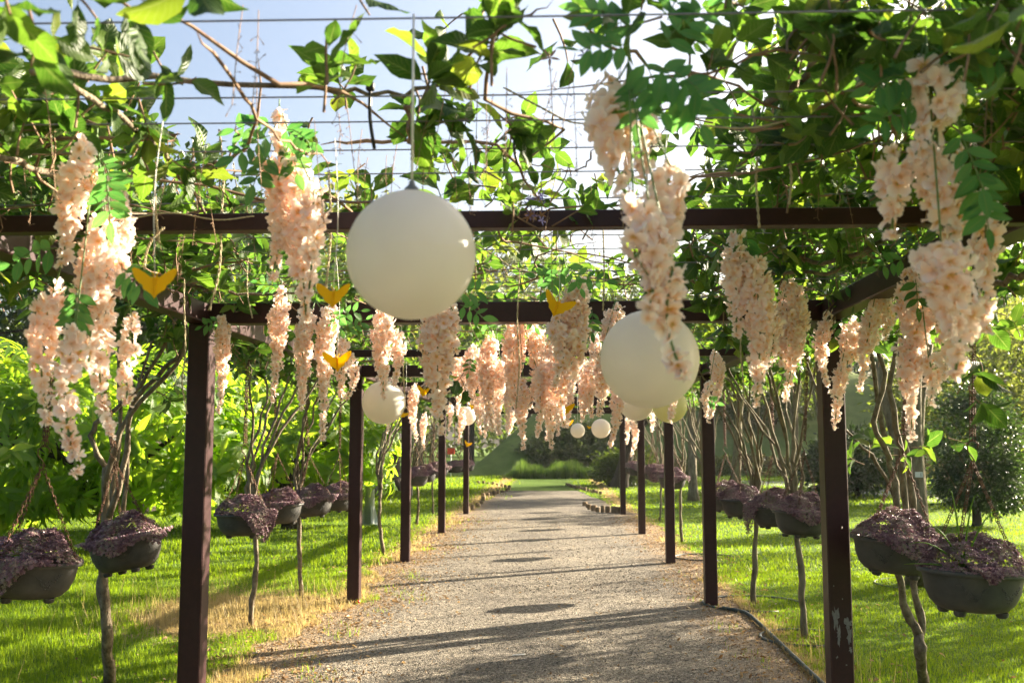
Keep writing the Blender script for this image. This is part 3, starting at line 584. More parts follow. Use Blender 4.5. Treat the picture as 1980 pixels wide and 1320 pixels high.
# ------------------------------------------------------------------ butterflies
def butterfly_geo():
    half = [(0, .1), (.04, .12), (.09, .1), (.22, .2), (.36, .28), (.47, .31), (.51, .27), (.48, .16), (.42, .04), (.34, -.05), (.27, -.09), (.24, -.19), (.15, -.24), (.07, -.3), (0, -.4)]
    th = .006; fs = []; V = []
    n = len(half)
    for s in (1, -1):
        o = len(V)
        for z in (th, -th):
            for x, y in half: V.append((s * x, y, z + abs(x) * .22))
        a = list(range(o, o + n)); b = list(range(o + n, o + 2 * n))
        fs.append(tuple(a if s < 0 else a[::-1])); fs.append(tuple(b[::-1] if s < 0 else b))
        for i in range(n - 1): fs.append((a[i], a[i + 1], b[i + 1], b[i]))
    g = faces(V, fs)
    ant = [tube([(s * .02, .1, 0), (s * .045, .18, .01), (s * .09, .24, .02)], .012, 4) for s in (1, -1)]
    body = tube([(0, .15, .015), (0, .06, .03), (0, -.2, .025), (0, -.4, .01)], [.02, .04, .035, .01], 6)
    return g, join([body] + ant)
BG, BB = butterfly_geo()
bw_me, bb_me = mesh('wings', BG, M_YELLOW, False), mesh('body', BB, M_YELLOW)
for px, py, w, Y, roll, yaw, lab in [
    (300, 545, 86, 2.3, 0, 10, 'yellow butterfly on a white cord right of the largest left bunch'),
    (645, 570, 70, 2.6, 2, -8, 'yellow butterfly between the left raceme pair and the biggest globe'),
    (652, 697, 56, 4.3, -4, 12, 'yellow butterfly hanging over the three racemes below the left pair'),
    (1078, 590, 64, 3.7, 22, 14, 'bright yellow butterfly above the long central racemes, wings tilted'),
    (1290, 548, 60, 2.6, 0, 20, 'yellow butterfly mostly hidden behind the nearest blurred bunch'),
    (820, 756, 30, 7.5, 10, -30, 'small yellow butterfly left of the wide raceme under the biggest globe'),
    (779, 800, 22, 9.5, 25, 40, 'small yellow butterfly at the lower right edge of the mid sized globe'),
    (1091, 790, 38, 6.4, 6, 10, 'small yellow butterfly low between the long central racemes'),
    (913, 786, 18, 11.5, 20, 35, 'tiny butterfly touching the top of the small bright far globe'),
    (941, 815, 16, 13, 0, 0, 'tiny butterfly right of the small bright far globe'),
    (1101, 817, 16, 14, -5, 5, 'tiny butterfly upper left of the smallest globe'),
    (985, 823, 12, 14.5, 15, 30, 'tiny butterfly between the two far globes, tilted'),
    (1139, 826, 9, 15.2, 10, 20, 'tiniest butterfly between the smallest and the greenish globe'),
    (904, 858, 16, 15, 20, 30, 'low tiny butterfly against the fifth left post')]:
    c = at(px, py, Y); s = w / F * Y; b = thing('butterfly_ornament', lab, 'butterfly', c, 'yellow butterflies hung from the pergola')
    M = Matrix.Rotation(math.radians(yaw), 3, 'Z') @ Matrix.Rotation(math.radians(roll), 3, 'Y') @ Matrix.Rotation(math.radians(84), 3, 'X')
    R = np.array(M) * s
    inst('wings', bw_me, b, R, c); inst('body', bb_me, b, R, c)
    t = c + R @ np.array([0, .1, .05]); top = np.array([t[0] + rs.uniform(-.02, .02), t[1], ZT + .01])
    obj('cord', tube(smooth_path([t, (t + top) / 2 + [rs.uniform(-.015, .015), 0, 0], top], 6), .0012, 4), M_CORD, b)

# ------------------------------------------------------------------ hanging pots and their plants
POT_D = .455
prof_o = [(.03, -.165), (.11, -.165), (.145, -.155), (.175, -.125), (.195, -.08), (.205, -.03), (.21, -.012), (.228, -.012), (.23, .006), (.215, .01), (.2, .004), (.19, -.04), (.17, -.1)]
bowl_g = lathe(prof_o[:7], 36, sx=1.0, sy=.86); rim_g = lathe(prof_o[6:], 36, sx=1.0, sy=.86)
foot_g = lathe([(.0005, -.183), (.018, -.183), (.024, -.176), (.026, -.16)], 10)
soil_g = lathe([(.197, -.012), (.1, .0), (.0005, .004)], 24, sx=1, sy=.86)
ornl = []
for sgn in (-1, 1):
    for side in (-1, 1):
        for k in range(40):
            t = k / 39.0; a = sgn * (PI / 2) + side * (.16 + t * .6); z = -.05 - .045 * math.sin(PI * min(t * 1.15, 1)) + rs.uniform(-.02, .02) * math.sin(PI * t)
            rr = np.interp(z, [-.155, -.125, -.08, -.03], [.145, .175, .195, .205])
            c = np.array([rr * math.cos(a), rr * .86 * math.sin(a), z]); sp_ = lathe([(.0005, -.0035), (.0045, -.002), (.0055, 0), (.0045, .002), (.0005, .0035)], 6, c * [.985, .985, 1]); ornl.append(sp_)
orn_me = mesh('relief_ornament', join(ornl), M_POT)
bowl_me, rim_me, foot_me, soil_me = mesh('bowl', bowl_g, M_POT), mesh('rim', rim_g, M_POTRIM), mesh('foot', foot_g, M_POT), mesh('soil', soil_g, M_SOIL)
def link_geo():
    n = 10; pts = []
    for i in range(n):
        a = i * 2 * PI / n; pts.append((.0065 * math.cos(a), 0, .0105 * math.sin(a) + (.0045 if math.sin(a) > 0 else -.0045)))
    V = []; fs = []; 
    for i in range(n):
        p = np.array(pts[i]); d = norm(p)
        y = np.array([0, 1.0, 0])
        for k in range(4):
            b = k * PI / 2; V.append(p + .0019 * (math.cos(b) * d + math.sin(b) * y))
    for i in range(n):
        j = (i + 1) % n
        for k in range(4): fs.append((i * 4 + k, j * 4 + k, j * 4 + (k + 1) % 4, i * 4 + (k + 1) % 4))
    return faces(V, fs)
LINK = link_geo()
def chain(p, q, s=1.0):
    p, q = np.asarray(p, float), np.asarray(q, float); L_ = np.linalg.norm(q - p); n = max(2, int(L_ / (.0225 * s))); d = (q - p) / L_
    z = d; x0 = norm(np.cross(z, [.3, 1.0, .2])); y0 = np.cross(z, x0); Rs, Ps = [], []
    for i in range(n):
        a = (i % 2) * PI / 2 + .4; x = x0 * math.cos(a) + y0 * math.sin(a); y = np.cross(z, x); Rs.append(np.stack([x, y, z], 1) * s); Ps.append(p + (q - p) * (i + .5) / n)
    return scat(LINK, np.array(Rs) * 1.2, np.array(Ps), np.zeros(n))
HOOKZ = .46
ca = [(.2 * math.cos(a), .2 * .86 * math.sin(a), .004) for a in (-.15, 2.2, 3.9)]
chain_me = [mesh('chain', chain(p, (0, 0, HOOKZ)), M_RUST) for p in ca]
hook_g = tube([(0, 0, HOOKZ - .02), (.012, 0, HOOKZ), (0.0, 0, HOOKZ + .02), (-.022, 0, HOOKZ + .045), (-.026, 0, HOOKZ + .075), (0, 0, HOOKZ + .1), (.026, 0, HOOKZ + .078), (.022, 0, HOOKZ + .06)], .003, 6)
hook_me = mesh('hook', hook_g, M_RUST)
upc = {}
def upper_chain(zt):
    k = round(zt, 1)
    if k not in upc: upc[k] = mesh('upper_chain', join([chain((dx, dy, HOOKZ + .095), (dx, dy, k)) for dx, dy in ((-.008, 0), (.009, .004), (0, -.01))]), M_RUST)
    return upc[k]
PEB = faces([(1, 0, 0), (0, 1, 0), (-1, 0, 0), (0, -1, 0), (0, 0, .7), (0, 0, -.5)], [(0, 1, 4), (1, 2, 4), (2, 3, 4), (3, 0, 4), (1, 0, 5), (2, 1, 5), (3, 2, 5), (0, 3, 5)])
def sedum_geo(seed, spill):
    r = np.random.RandomState(seed); P_, N_ = [], []
    tin = faces([(0, .2, 0), (.5, .65, .1), (0, 1.1, .1), (-.5, .65, .1)], [(0, 1, 2, 3)])
    gs = [Geo(PEB.v * .62 + [0, 0, .1], PEB.l, PEB.t)]
    for k in range(4):
        a = k * 1.5708; ca_, sa_ = math.cos(a), math.sin(a); v = tin.v.copy(); z = v[:, 2] + v[:, 1] * .45; v = np.stack([v[:, 0] * ca_ - v[:, 1] * sa_, v[:, 0] * sa_ + v[:, 1] * ca_, z], 1); gs.append(Geo(v, tin.l, tin.t))
    ros = join(gs)
    while len(P_) < 3000:
        a = r.uniform(0, 6.283); q = math.sqrt(r.uniform(0, 1)) * 1.05; x, y = q * .215 * math.cos(a), q * .19 * math.sin(a)
        lump = .018 * math.sin(x * 38 + seed) * math.cos(y * 33 + 2 * seed) + .015 * math.sin(x * 17 + y * 21)
        z = .01 + .125 * (1 - q ** 2.6) + lump + r.uniform(-.02, .012)
        P_.append((x, y, max(z, .004))); N_.append((x * 2.2 + r.normal() * .3, y * 2.2 + r.normal() * .3, 1 + r.normal() * .2))
    for (a0, wid, ln, cnt) in spill:
        for k in range(cnt * 2):
            a = a0 + r.normal() * wid; t = r.uniform(0, 1) ** 1.3; rr = .225 + .03 * math.sin(t * 2.5) + r.uniform(-.012, .02)
            edge = math.exp(-((a - a0) / wid) ** 2 / 1.5)
            P_.append((rr * math.cos(a), rr * .88 * math.sin(a), .03 - t * ln * edge)); N_.append((math.cos(a) + r.normal() * .4, math.sin(a) + r.normal() * .4, .5 + r.normal() * .3))
    P_ = np.array(P_); N_ = norm(np.array(N_)); n = len(P_)
    Y = r.normal(size=(n, 3)); Y -= N_ * np.sum(Y * N_, 1)[:, None]; Y = norm(Y); X = np.cross(Y, N_); R = np.stack([X, Y, N_], 2) * r.uniform(.006, .0105, n)[:, None, None]
    col = (r.uniform(0, 1, n) * .6 + .3 * (np.sin(P_[:, 0] * 30 + seed) * .5 + .5)) % 1
    return scat(ros, R, P_, col)
SED = [mesh('trailing_plant', sedum_geo(1, [(-1.9, .45, .2, 500)]), M_SEDUM), mesh('trailing_plant', sedum_geo(2, [(-1.5, .5, .1, 300), (-.5, .3, .08, 150)]), M_SEDUM),
       mesh('trailing_plant', sedum_geo(3, [(-.6, .45, .24, 600)]), M_SEDUM), mesh('trailing_plant', sedum_geo(4, [(3.4, .3, .26, 400), (-1.2, .7, .07, 250)]), M_SEDUM),
       mesh('trailing_plant', sedum_geo(5, [(-1.6, .12, .06, 120)]), M_SEDUM)]
pots = [  # photo x, rim y, depth, turn deg, tilt deg, plant variant, pot label, plant label
    (62, 1086, 4.75, 25, 3, 0, 'grey hanging bowl cut by the left edge of the view', 'purple trailing plant spilling down the front of the far left bowl'),
    (242, 1046, 5.75, -12, -11, 1, 'tilted grey bowl with leaf relief left of the nearest left post', 'purple and grey plant mounded in the tilted left bowl'),
    (470, 994, 8.0, 5, 0, 2, 'dark bowl right behind the nearest left post', 'dark purple plant spilling over the right side of the bowl behind the left post'),
    (540, 976, 9.2, 40, -4, 0, 'grey bowl just behind the bowl beside the left post', 'dark plant in the bowl second past the left post'),
    (603, 966, 10.3, 12, -5, 1, 'grey bowl on the left above a slim straight stem', 'low purple plant in the bowl left of the second left post'),
    (655, 958, 11.4, 70, 0, 3, 'bowl half hidden by the second left post', 'pinkish plant hanging beside the second left post'),
    (803, 920, 16.4, 15, 0, 4, 'grey bowl just right of the third left post', 'pinkish plant in the bowl right of the third left post'),
    (823, 914, 18.3, 60, -3, 1, 'second grey bowl right of the third left post', 'low plant in the second bowl past the third left post'),
    (838, 908, 20.5, 20, 0, 4, 'third grey bowl past the third left post', 'mauve plant in the third bowl past the third left post'),
    (850, 904, 22.4, 0, 0, 1, 'grey bowl half behind the fourth left post', 'mauve plant half behind the fourth left post'),
    (879, 901, 25.2, 30, 0, 4, 'bowl first in the far cluster left of the fifth left post', 'pale pink plant first in the far left cluster'),
    (892, 900, 26.5, 30, 0, 1, 'bowl middle in the far cluster left of the fifth left post', 'pale pink plant middle of the far left cluster'),
    (903, 899, 28.0, 30, 0, 4, 'bowl at the fifth left post, last of the far cluster', 'pale pink plant hanging at the fifth left post'),
    (1880, 1103, 4.4, 8, 3, 4, 'largest grey bowl with feet at the right edge', 'low mauve plant with grass shoots in the rightmost bowl'),
    (1732, 1044, 5.35, -10, 6, 1, 'grey bowl full of pink plant right of the nearest right post', 'bushy pink and green plant in the bowl right of the near right post'),
    (1550, 992, 7.7, 30, 5, 1, 'grey bowl touching the left side of the nearest right post', 'pink plant beside the left side of the nearest right post'),
    (1498, 980, 8.9, 10, 0, 3, 'dark bowl with plant trailing down its left side on the right', 'brownish plant trailing down the left side of its bowl'),
    (1432, 966, 10.3, 40, 0, 4, 'grey bowl just right of the second right post', 'low purple plant in the bowl right of the second right post'),
    (1404, 957, 11.4, 0, 0, 1, 'grey bowl behind the second right post', 'purple plant in the bowl behind the second right post'),
    (1300, 924, 15.6, 10, 0, 1, 'grey bowl crossing behind the third right post', 'pink plant crossing behind the third right post'),
    (1272, 914, 18.4, 30, 0, 0, 'bowl between the third and fourth right posts', 'pink plant between the third and fourth right posts'),
    (1262, 911, 20.3, 0, 0, 4, 'bowl just right of the fourth right post', 'mauve plant just right of the fourth right post'),
    (1232, 905, 23.0, 20, 0, 1, 'bowl left of the fourth right post', 'mauve plant left of the fourth right post'),
    (1222, 903, 25.0, 0, 0, 4, 'farthest bowl beside the fifth right post', 'mauve plant beside the fifth right post')]
for px, py, Y, turn, tilt, var, lab, plab in pots:
    c = at(px, py, Y); p = thing('hanging_pot', lab, 'hanging pot', c, 'grey bowls hung on rusty chains along the pergola')
    p.rotation_euler = (0, math.radians(tilt), math.radians(turn))
    for nm, me in (('bowl', bowl_me), ('rim', rim_me), ('soil', soil_me)): put(nm, me, p)
    if Y < 13:
        put('relief_ornament', orn_me, p)['kind'] = 'stuff'
        for a in (.7, 2.44, 3.84, 5.58): put('foot', foot_me, p, (.12 * math.cos(a), .12 * .86 * math.sin(a), 0))
    for me in chain_me: put('chain', me, p)
    put('hook', hook_me, p); put('upper_chain', upper_chain(ZT + .02 - c[2]), p)
    s = put('trailing_plant', SED[var], None, c); s.rotation_euler = (0, math.radians(tilt), 0)
    s.location.z += .002; tag(s, plab, 'trailing plant', 'purple trailing plants in the hanging bowls')
# the weed in the nearest right bowl
c = at(1862, 1098, 4.32); gs = []
for a, L_, up in ((2.9, .24, .1), (2.6, .2, .16), (1.9, .2, .3), (1.2, .2, .28), (.6, .22, .22), (3.3, .26, .02)):
    pts = [c + np.array([math.cos(a) * L_ * t, -.04 * t, up * math.sin(PI * .62 * t) * 1.1]) for t in np.linspace(0, 1, 7)]
    gs.append(tube(pts, np.linspace(.006, .0008, 7), 4))
tag(obj('grass_weed', join(gs), leaf_mat('weed', [(0, (.1, .2, .02)), (1, (.1, .2, .02))], [(0, (.3, .5, .04)), (1, (.3, .5, .04))], .4, .5, False), loc=c), 'bright green weed sprouting from the rightmost bowl', 'weed')

# ------------------------------------------------------------------ climbing vines
class Vine:
    def __init__(s, label, base, bark=M_BARK, group='climbing vines trained over the pergola'):
        s.t = thing('climbing_vine', label, 'vine', base, group); s.base = np.array(base, float)
        s.trunk, s.arms, s.twigs, s.stalks = [], [], [], []; s.Y, s.P, s.Z, s.S = [], [], [], []; s.bark = bark
    def leaf(s, P, Y, Z, S): s.P.append(P); s.Y.append(Y); s.Z.append(Z); s.S.append(S)
    def rosette(s, p, d, n=6, size=.13, twig=.12, spread=1.0):
        d = norm(np.asarray(d, float)); p = np.asarray(p, float)
        s.twigs.append(tube(smooth_path([p - d * twig, p - d * twig * .4 + rs.normal(size=3) * .01, p], 4), [.0035, .003, .0025, .002], 4, cap=False))
        x = norm(np.cross(d, [.2, .5, .84])); y = np.cross(d, x); a0 = rs.uniform(0, 6.3)
        for k in range(n):
            a = a0 + k * 2.4 + rs.uniform(-.3, .3); tilt = rs.uniform(.5, 1.35) * spread; o = x * math.cos(a) + y * math.sin(a)
            v = d * math.cos(tilt) + o * math.sin(tilt); z = d * math.sin(tilt) - o * math.cos(tilt)
            s.leaf(p - d * rs.uniform(0, twig * .55) + v * size * .08, v + np.array([0, 0, -.12]), z + rs.normal(size=3) * .15, size * rs.uniform(.65, 1.2))
    def branch(s, pts, r0, r1, n=10, wob=.008, main=False):
        P_ = smooth_path(pts, n, wob); tt = np.linspace(0, 1, n); g = tube(P_, np.linspace(r0, r1, n) * rs.uniform(.85, 1.15, n) * (1 if main else np.clip(np.minimum(tt, 1 - tt) * 5 + .18, 0, 1)), 7 if r0 > .008 else 5)
        (s.trunk if main else s.arms).append(g); return P_
    def stalk(s, p, L_, bend):
        pts = smooth_path([p, p + np.array([bend * .5, rs.uniform(-.02, .02), -L_ * .45]), p + np.array([bend, rs.uniform(-.04, .04), -L_])], 8)
        gs = [tube(pts, .0011, 3, cap=False)]
        for i in range(2, 8):
            for _ in range(2):
                o = rs.normal(size=3) * .006; gs.append(tube([pts[i], pts[i] + o, pts[i] + o * 1.6 + [0, 0, -.002]], [.0007, .0007, .0016], 3, cap=False))
        s.stalks.append(join(gs))
    def finish(s, nmax=240):
        for i, g in enumerate(s.trunk): obj('trunk' if i == 0 else 'stem', g, s.bark, s.t)
        for g in s.arms: obj('branch', g, M_TWIG, s.t)
        if s.twigs: obj('twigs', join(s.twigs), M_TWIG, s.t)['kind'] = 'stuff'
        for g in s.stalks: obj('flower_stalk', g, M_TWIG, s.t)
        if not s.P: return
        P_, Y, Z, S_ = map(np.array, (s.P, s.Y, s.Z, s.S)); R = frames(Y, Z) * S_[:, None, None]
        dist = np.linalg.norm(P_ - CAM, axis=1); px, py = proj(P_); vis = (px > -60) & (px < 2040) & (py > -60) & (py < 1380) & (P_[:, 1] > .4)
        score = np.where(vis, S_ / dist, 0) * F; order = np.argsort(-score); pick = order[:nmax]; pick = pick[score[pick] > 9]
        for k in pick: inst('leaf', vleaf_me[rs.randint(4)], s.t, R[k], P_[k])
        rest = np.ones(len(P_), bool); rest[pick] = False; near = rest & (dist < 4)
        far = rest & ~near; gs = []
        if near.any(): gs.append(scat_many(VLEAF, R[near], P_[near], rs.uniform(0, 1, near.sum())))
        if far.any(): gs.append(scat_many(VLEAF_LO, R[far], P_[far], rs.uniform(0, 1, far.sum())))
        if gs: o = obj('foliage', join(gs), M_VINE, s.t); o['kind'] = 'stuff'
def P3(lst, Y): return [at(x, y, Y) if not isinstance(Y, (list, tuple)) else at(x, y, Y[i]) for i, (x, y) in enumerate(lst)]
vines = {}
vines['L0'] = Vine('leafy vine sprawling over the near left corner of the pergola, leaves huge', (-2.75, 2.1, 0))
vines['L0'].branch([(-2.75, 2.1, 0), (-2.7, 2.2, .9), (-2.8, 2.1, 1.7), (-2.45, 2.3, 2.4)], .028, .018, 12, main=True)
vines['L1'] = Vine('grey vine trunk behind the tilted left bowl, its stems sweeping to the near left post', gnd(212, 1322))
v = vines['L1']
v.branch([gnd(212, 1322), at(208, 1220, 6.5), at(201, 1110, 6.45), at(203, 1010, 6.4), at(205, 900, 6.3)], .037, .026, 14, .006, True)
v.branch([at(213, 1215, 6.48), at(196, 1150, 6.5), at(199, 1090, 6.5), at(222, 950, 6.5), at(212, 830, 6.4)], .02, .015, 12, .006, True)
v.branch(P3([(205, 930), (235, 830), (290, 740), (350, 680), (380, 590)], 6.2), .02, .012, 14, .008, True)
v.branch(P3([(210, 1000), (245, 880), (255, 800), (320, 730), (365, 660), (330, 540)], 6.0), .02, .011, 14, .008, True)
v.branch(P3([(203, 900), (178, 850), (190, 815), (240, 780), (300, 700), (345, 600)], 6.1), .018, .01, 14, .006, True)
v.branch(P3([(222, 950), (232, 800), (228, 700), (262, 560)], 6.6), .018, .01, 12, .008, True)
v.branch(P3([(238, 990), (246, 880), (262, 760), (300, 640), (280, 520)], 6.9), .016, .008, 12, .008, True)
def auto_vine(key, label, base_px, Y, n, top_spread, r=.028, bark=M_BARK, fork=1.0):
    b = gnd(*base_px); b = np.array([b[0], b[1], 0]); v = vines[key] = Vine(label, b, bark)
    mid = b + np.array([rs.uniform(-.06, .06), rs.uniform(-.05, .05), fork]); v.branch([b, b + (mid - b) * .5 + [rs.uniform(-.05, .05), 0, 0], mid], r, r * .8, 10, .006, True)
    for k in range(n):
        dx = rs.uniform(-1, 1) * top_spread; t = np.array([b[0] + dx + (.25 if b[0] < 0 else -.25), b[1] + rs.uniform(-.8, .8), ZT + .1])
        q1 = mid + np.array([dx * .12 + rs.uniform(-.05, .05), rs.uniform(-.06, .06), .35]); q2 = mid + (t - mid) * .6 + [dx * -.15, 0, .05]
        v.branch([mid + [rs.uniform(-.015, .015), rs.uniform(-.015, .015), -rs.uniform(0, .15)], q1, q2, t], r * rs.uniform(.45, .7), .008, 14, .014, True)
    return v
auto_vine('L2', 'slim vine stem under the dark bowl behind the near left post', (484, 1210), 8.75, 6, .55, .026)
auto_vine('L3', 'straight pale vine stem under the bowl left of the second left post', (582, 1155), 10.4, 6, .5, .024)
auto_vine('L4', 'dark vine stems just right of the second left post by the grey pole', (742, 1072), 14.5, 7, .5, .028)
auto_vine('L5', 'cluster of far vine stems right of the third left post', (806, 1016), 19.6, 9, .7, .025)
auto_vine('L6', 'farthest left vine stems beside the fourth left post', (838, 993), 22.5, 8, .6, .025)
vines['R0'] = Vine('dense dark vine covering the near right corner of the pergola', (2.45, 2.7, 0))
vines['R0'].branch([(2.45, 2.7, 0), (2.5, 2.6, .9), (2.35, 2.8, 1.7), (2.0, 2.6, 2.45)], .03, .02, 12, main=True)
v = vines['R1'] = Vine('forked grey vine trunk below the two rightmost bowls', gnd(1786, 1326))
v.branch([gnd(1786, 1326), at(1781, 1270, 6.5), at(1777, 1225, 6.5)], .04, .033, 8, .004, True)
v.branch(P3([(1777, 1228), (1755, 1190), (1742, 1140), (1737, 1080), (1740, 990), (1722, 890), (1700, 800), (1688, 700), (1650, 570)], [6.5, 6.5, 6.45, 6.4, 6.4, 6.5, 6.5, 6.4, 6.3]), .028, .014, 22, .006, True)
v.branch(P3([(1779, 1232), (1780, 1190), (1768, 1150), (1768, 1080), (1752, 980), (1738, 860), (1722, 760), (1735, 620), (1700, 520)], 6.55), .026, .013, 22, .006, True)
v.branch(P3([(1768, 1080), (1765, 960), (1752, 850), (1772, 720), (1800, 600), (1760, 500)], 6.7), .022, .011, 16, .006, True)
v.branch(P3([(1740, 1000), (1700, 900), (1660, 860), (1600, 790), (1560, 700)], 6.6), .012, .006, 12, .006, True)
v.branch(P3([(1722, 890), (1690, 820), (1712, 740), (1690, 640), (1720, 540)], 6.2), .018, .009, 12, .006, True)
auto_vine('R2', 'knobbly vine stem in a ring of edging left of the nearest right post', (1556, 1232), 8.3, 8, .6, .03, M_BARKG)
auto_vine('R3', 'straight vine stem below the bowl trailing to the left on the right', (1457, 1166), 10.0, 8, .6, .028, M_BARKG)
auto_vine('R4', 'leaning vine stem seen just left of the second right post', (1362, 1076), 14.2, 8, .7, .026, M_BARKG)
auto_vine('R5', 'dark slim vine stem right of the third right post', (1319, 1048), 16.2, 8, .7, .026, M_BARKG)
auto_vine('R6', 'farthest right vine stems by the fourth right post', (1275, 1006), 20.5, 9, .7, .024, M_BARKG)
LK = [('L0', 2.0), ('L1', 5.4), ('L2', 8.4), ('L3', 10.8), ('L4', 14.5), ('L5', 18.8), ('L6', 22.5)]
RK = [('R0', 2.6), ('R1', 6.0), ('R2', 8.3), ('R3', 10.4), ('R4', 14.2), ('R5', 17), ('R6', 21)]
def vine_for(x, y): return vines[min(LK if x < -.25 else RK, key=lambda k: abs(k[1] - y))[0]]
def sstep(a, b, x): t = min(max((x - a) / (b - a), 0), 1); return t * t * (3 - 2 * t)
def density(x, y):
    if y < 5.4:
        r = 1.5 * sstep(.28 + .04 * y, .8, x); l = .95 * sstep(-.85 - .05 * y, -1.3 - .08 * y, x); return max(r * 1.15, l, .035 if y < 3.2 else .42)
    e = max(sstep(.7, 1.4, x), sstep(-1.0, -1.7, x)); return .35 + .65 * e
nro = 0
for _ in range(8600):
    y = 1.9 + 21.6 * rs.uniform() ** 1.8; x = rs.uniform(-2.75, 2.35)
    if rs.uniform() > density(x, y) * .62 * sstep(1.6, 2.5, y + .25 * (abs(x + .2) > 1)): continue
    if y < 1.75 and abs(x) < .7: continue
    z = ZT + rs.uniform(-.02, .12) + (rs.uniform(0, .38) if rs.uniform() < .6 else 0)
    if (x < -2.2 or x > 1.8): z -= rs.uniform(0, .25)
    if x > 1.1 and y < 3.8: z = min(z, 2.5)
    d = np.array([rs.normal() * .55, rs.normal() * .55, rs.uniform(.1, 1.0)]) if rs.uniform() < .75 else np.array([rs.normal() * .6, rs.normal() * .5, -.5])
    vine_for(x, y).rosette((x, y, z), d, rs.randint(4, 8), rs.uniform(.07, .105 if y < 2.6 else .13)); nro += 1
# extra mass at the outer edges above the rails (seen against the sky on both sides)
for _ in range(520):
    y = 2.6 + 9 * rs.uniform() ** 1.4; s = -1 if rs.uniform() < .55 else 1
    x = -2.0 - rs.uniform(0, .9) if s < 0 else 1.5 + rs.uniform(0, .9)
    if s > 0 and y < 4.4: continue
    z = ZT + rs.uniform(-.2, .5)
    vine_for(x, y).rosette((x, y, z), (rs.normal() * .6, rs.normal() * .6, .7), 6, rs.uniform(.11, .16))
# hand placed shoots: photo x, y, depth, leaves, size, direction
for px, py, Y, n, sz, d in [
    (20, 30, 1.55, 4, .13, (.3, 0, -.6)), (60, 130, 1.6, 2, .15, (.2, -.2, -1)), (190, 40, 1.75, 3, .13, (.5, 0, -.5)), (110, 75, 1.8, 3, .13, (1, 0, -.2)), (280, 40, 1.8, 3, .14, (.6, 0, -.4)), (390, 20, 1.7, 3, .15, (.2, 0, -1)),
    (250, 110, 1.95, 3, .13, (.8, 0, -.2)), (320, 150, 2.1, 4, .12, (.3, .2, -.6)), (380, 150, 2.1, 2, .12, (.9, 0, .1)), (150, 150, 2.2, 6, .13, (0, 0, .6)), (60, 210, 2.3, 6, .13, (.2, 0, .8)), (290, 265, 2.5, 7, .13, (.2, 0, -.6)), (230, 170, 2.3, 6, .14, (.4, 0, .3)), (100, 250, 2.6, 6, .14, (0, 0, 1)), (30, 290, 2.6, 6, .15, (0, 0, 1)),
    (530, -10, 1.9, 2, .09, (.3, 0, -1)), (628, 120, 2.2, 7, .12, (0, 0, 1)), (690, 120, 2.3, 5, .12, (.4, 0, .7)), (715, 30, 2.0, 2, .14, (.4, 0, -1)), (635, 60, 2.05, 2, .11, (0, 0, 1)),
    (835, 110, 2.15, 9, .15, (.2, 0, .8)), (870, 140, 2.2, 7, .14, (.7, -.2, -.1)), (800, 250, 2.5, 7, .13, (0, -.2, -.8)), (850, 210, 2.45, 7, .13, (.2, 0, -.5)), (905, 230, 2.5, 7, .13, (.5, 0, .1)), (1000, 235, 2.55, 6, .13, (.5, 0, .5)), (1015, 260, 2.55, 6, .13, (.6, 0, -.5)), (815, 300, 2.6, 3, .12, (.1, 0, -1)),
    (965, 60, 2.0, 5, .13, (.1, 0, .8)), (940, 40, 2.0, 4, .11, (-.7, 0, .4)), (1000, 20, 1.95, 4, .13, (.7, 0, .6)), (990, 375, 3.0, 5, .12, (0, 0, 1)), (985, 410, 3.1, 4, .11, (-.5, 0, .3)), (1130, 400, 3.1, 6, .09, (.5, 0, .3)),
    (980, 300, 2.7, 3, .07, (0, 0, -1)), (1100, 320, 2.8, 2, .05, (.5, 0, 1)), (1170, 50, 2.0, 5, .11, (-.7, 0, -.1)), (1240, 20, 1.9, 4, .11, (.1, 0, -.4)), (1380, 90, 2.1, 5, .13, (.2, 0, .6)), (1430, 70, 2.2, 5, .13, (.5, 0, .8)), (1330, 50, 2.1, 4, .12, (0, 0, .3)),
    (1965, 60, 1.5, 3, .12, (-.2, 0, -1)), (1955, 140, 1.55, 2, .12, (-.3, 0, -1)), (1910, 40, 1.7, 4, .12, (-.3, 0, -.6)), (1700, 40, 2.0, 5, .12, (0, 0, .4)), (1640, 90, 2.1, 6, .14, (0, 0, -.2)), (1560, 60, 2.2, 6, .14, (.2, 0, .5)),
    (1690, 850, 6.3, 7, .15, (.1, -.2, .5)), (1640, 880, 6.6, 6, .14, (-.5, 0, .3)), (1760, 880, 6.3, 6, .14, (.4, 0, 0)), (1800, 860, 6.2, 5, .13, (.8, 0, .1)), (1870, 860, 6.2, 4, .12, (.8, 0, -.3)),
    (1880, 715, 4.2, 4, .12, (.2, 0, .3)), (1900, 735, 4.2, 3, .14, (.3, 0, -1)), (1910, 790, 4.2, 5, .14, (.4, 0, -.5)), (340, 740, 6.2, 6, .14, (.3, 0, .3)), (330, 780, 6.0, 6, .14, (.5, 0, -.4)), (420, 520, 5.0, 6, .13, (0, 0, -.5)), (900, 755, 8.0, 7, .14, (.3, -.2, -.7)), (880, 740, 8.0, 5, .14, (-.4, 0, -.5)), (980, 770, 9, 5, .13, (0, 0, -.6)),
    (1390, 590, 4.6, 8, .15, (-.2, 0, -.5)), (1360, 560, 4.6, 8, .15, (-.5, 0, .2)), (1400, 650, 4.8, 8, .14, (0, 0, -.6)), (1430, 660, 5, 6, .13, (.5, 0, -.3)), (1560, 640, 5.5, 6, .12, (0, 0, -.7)), (1620, 650, 5.3, 5, .1, (0, -.3, -.8))]:
    p = at(px, py, Y); vine_for(p[0], p[1]).rosette(p, d, n, sz * (.82 if Y < 4 else 1))
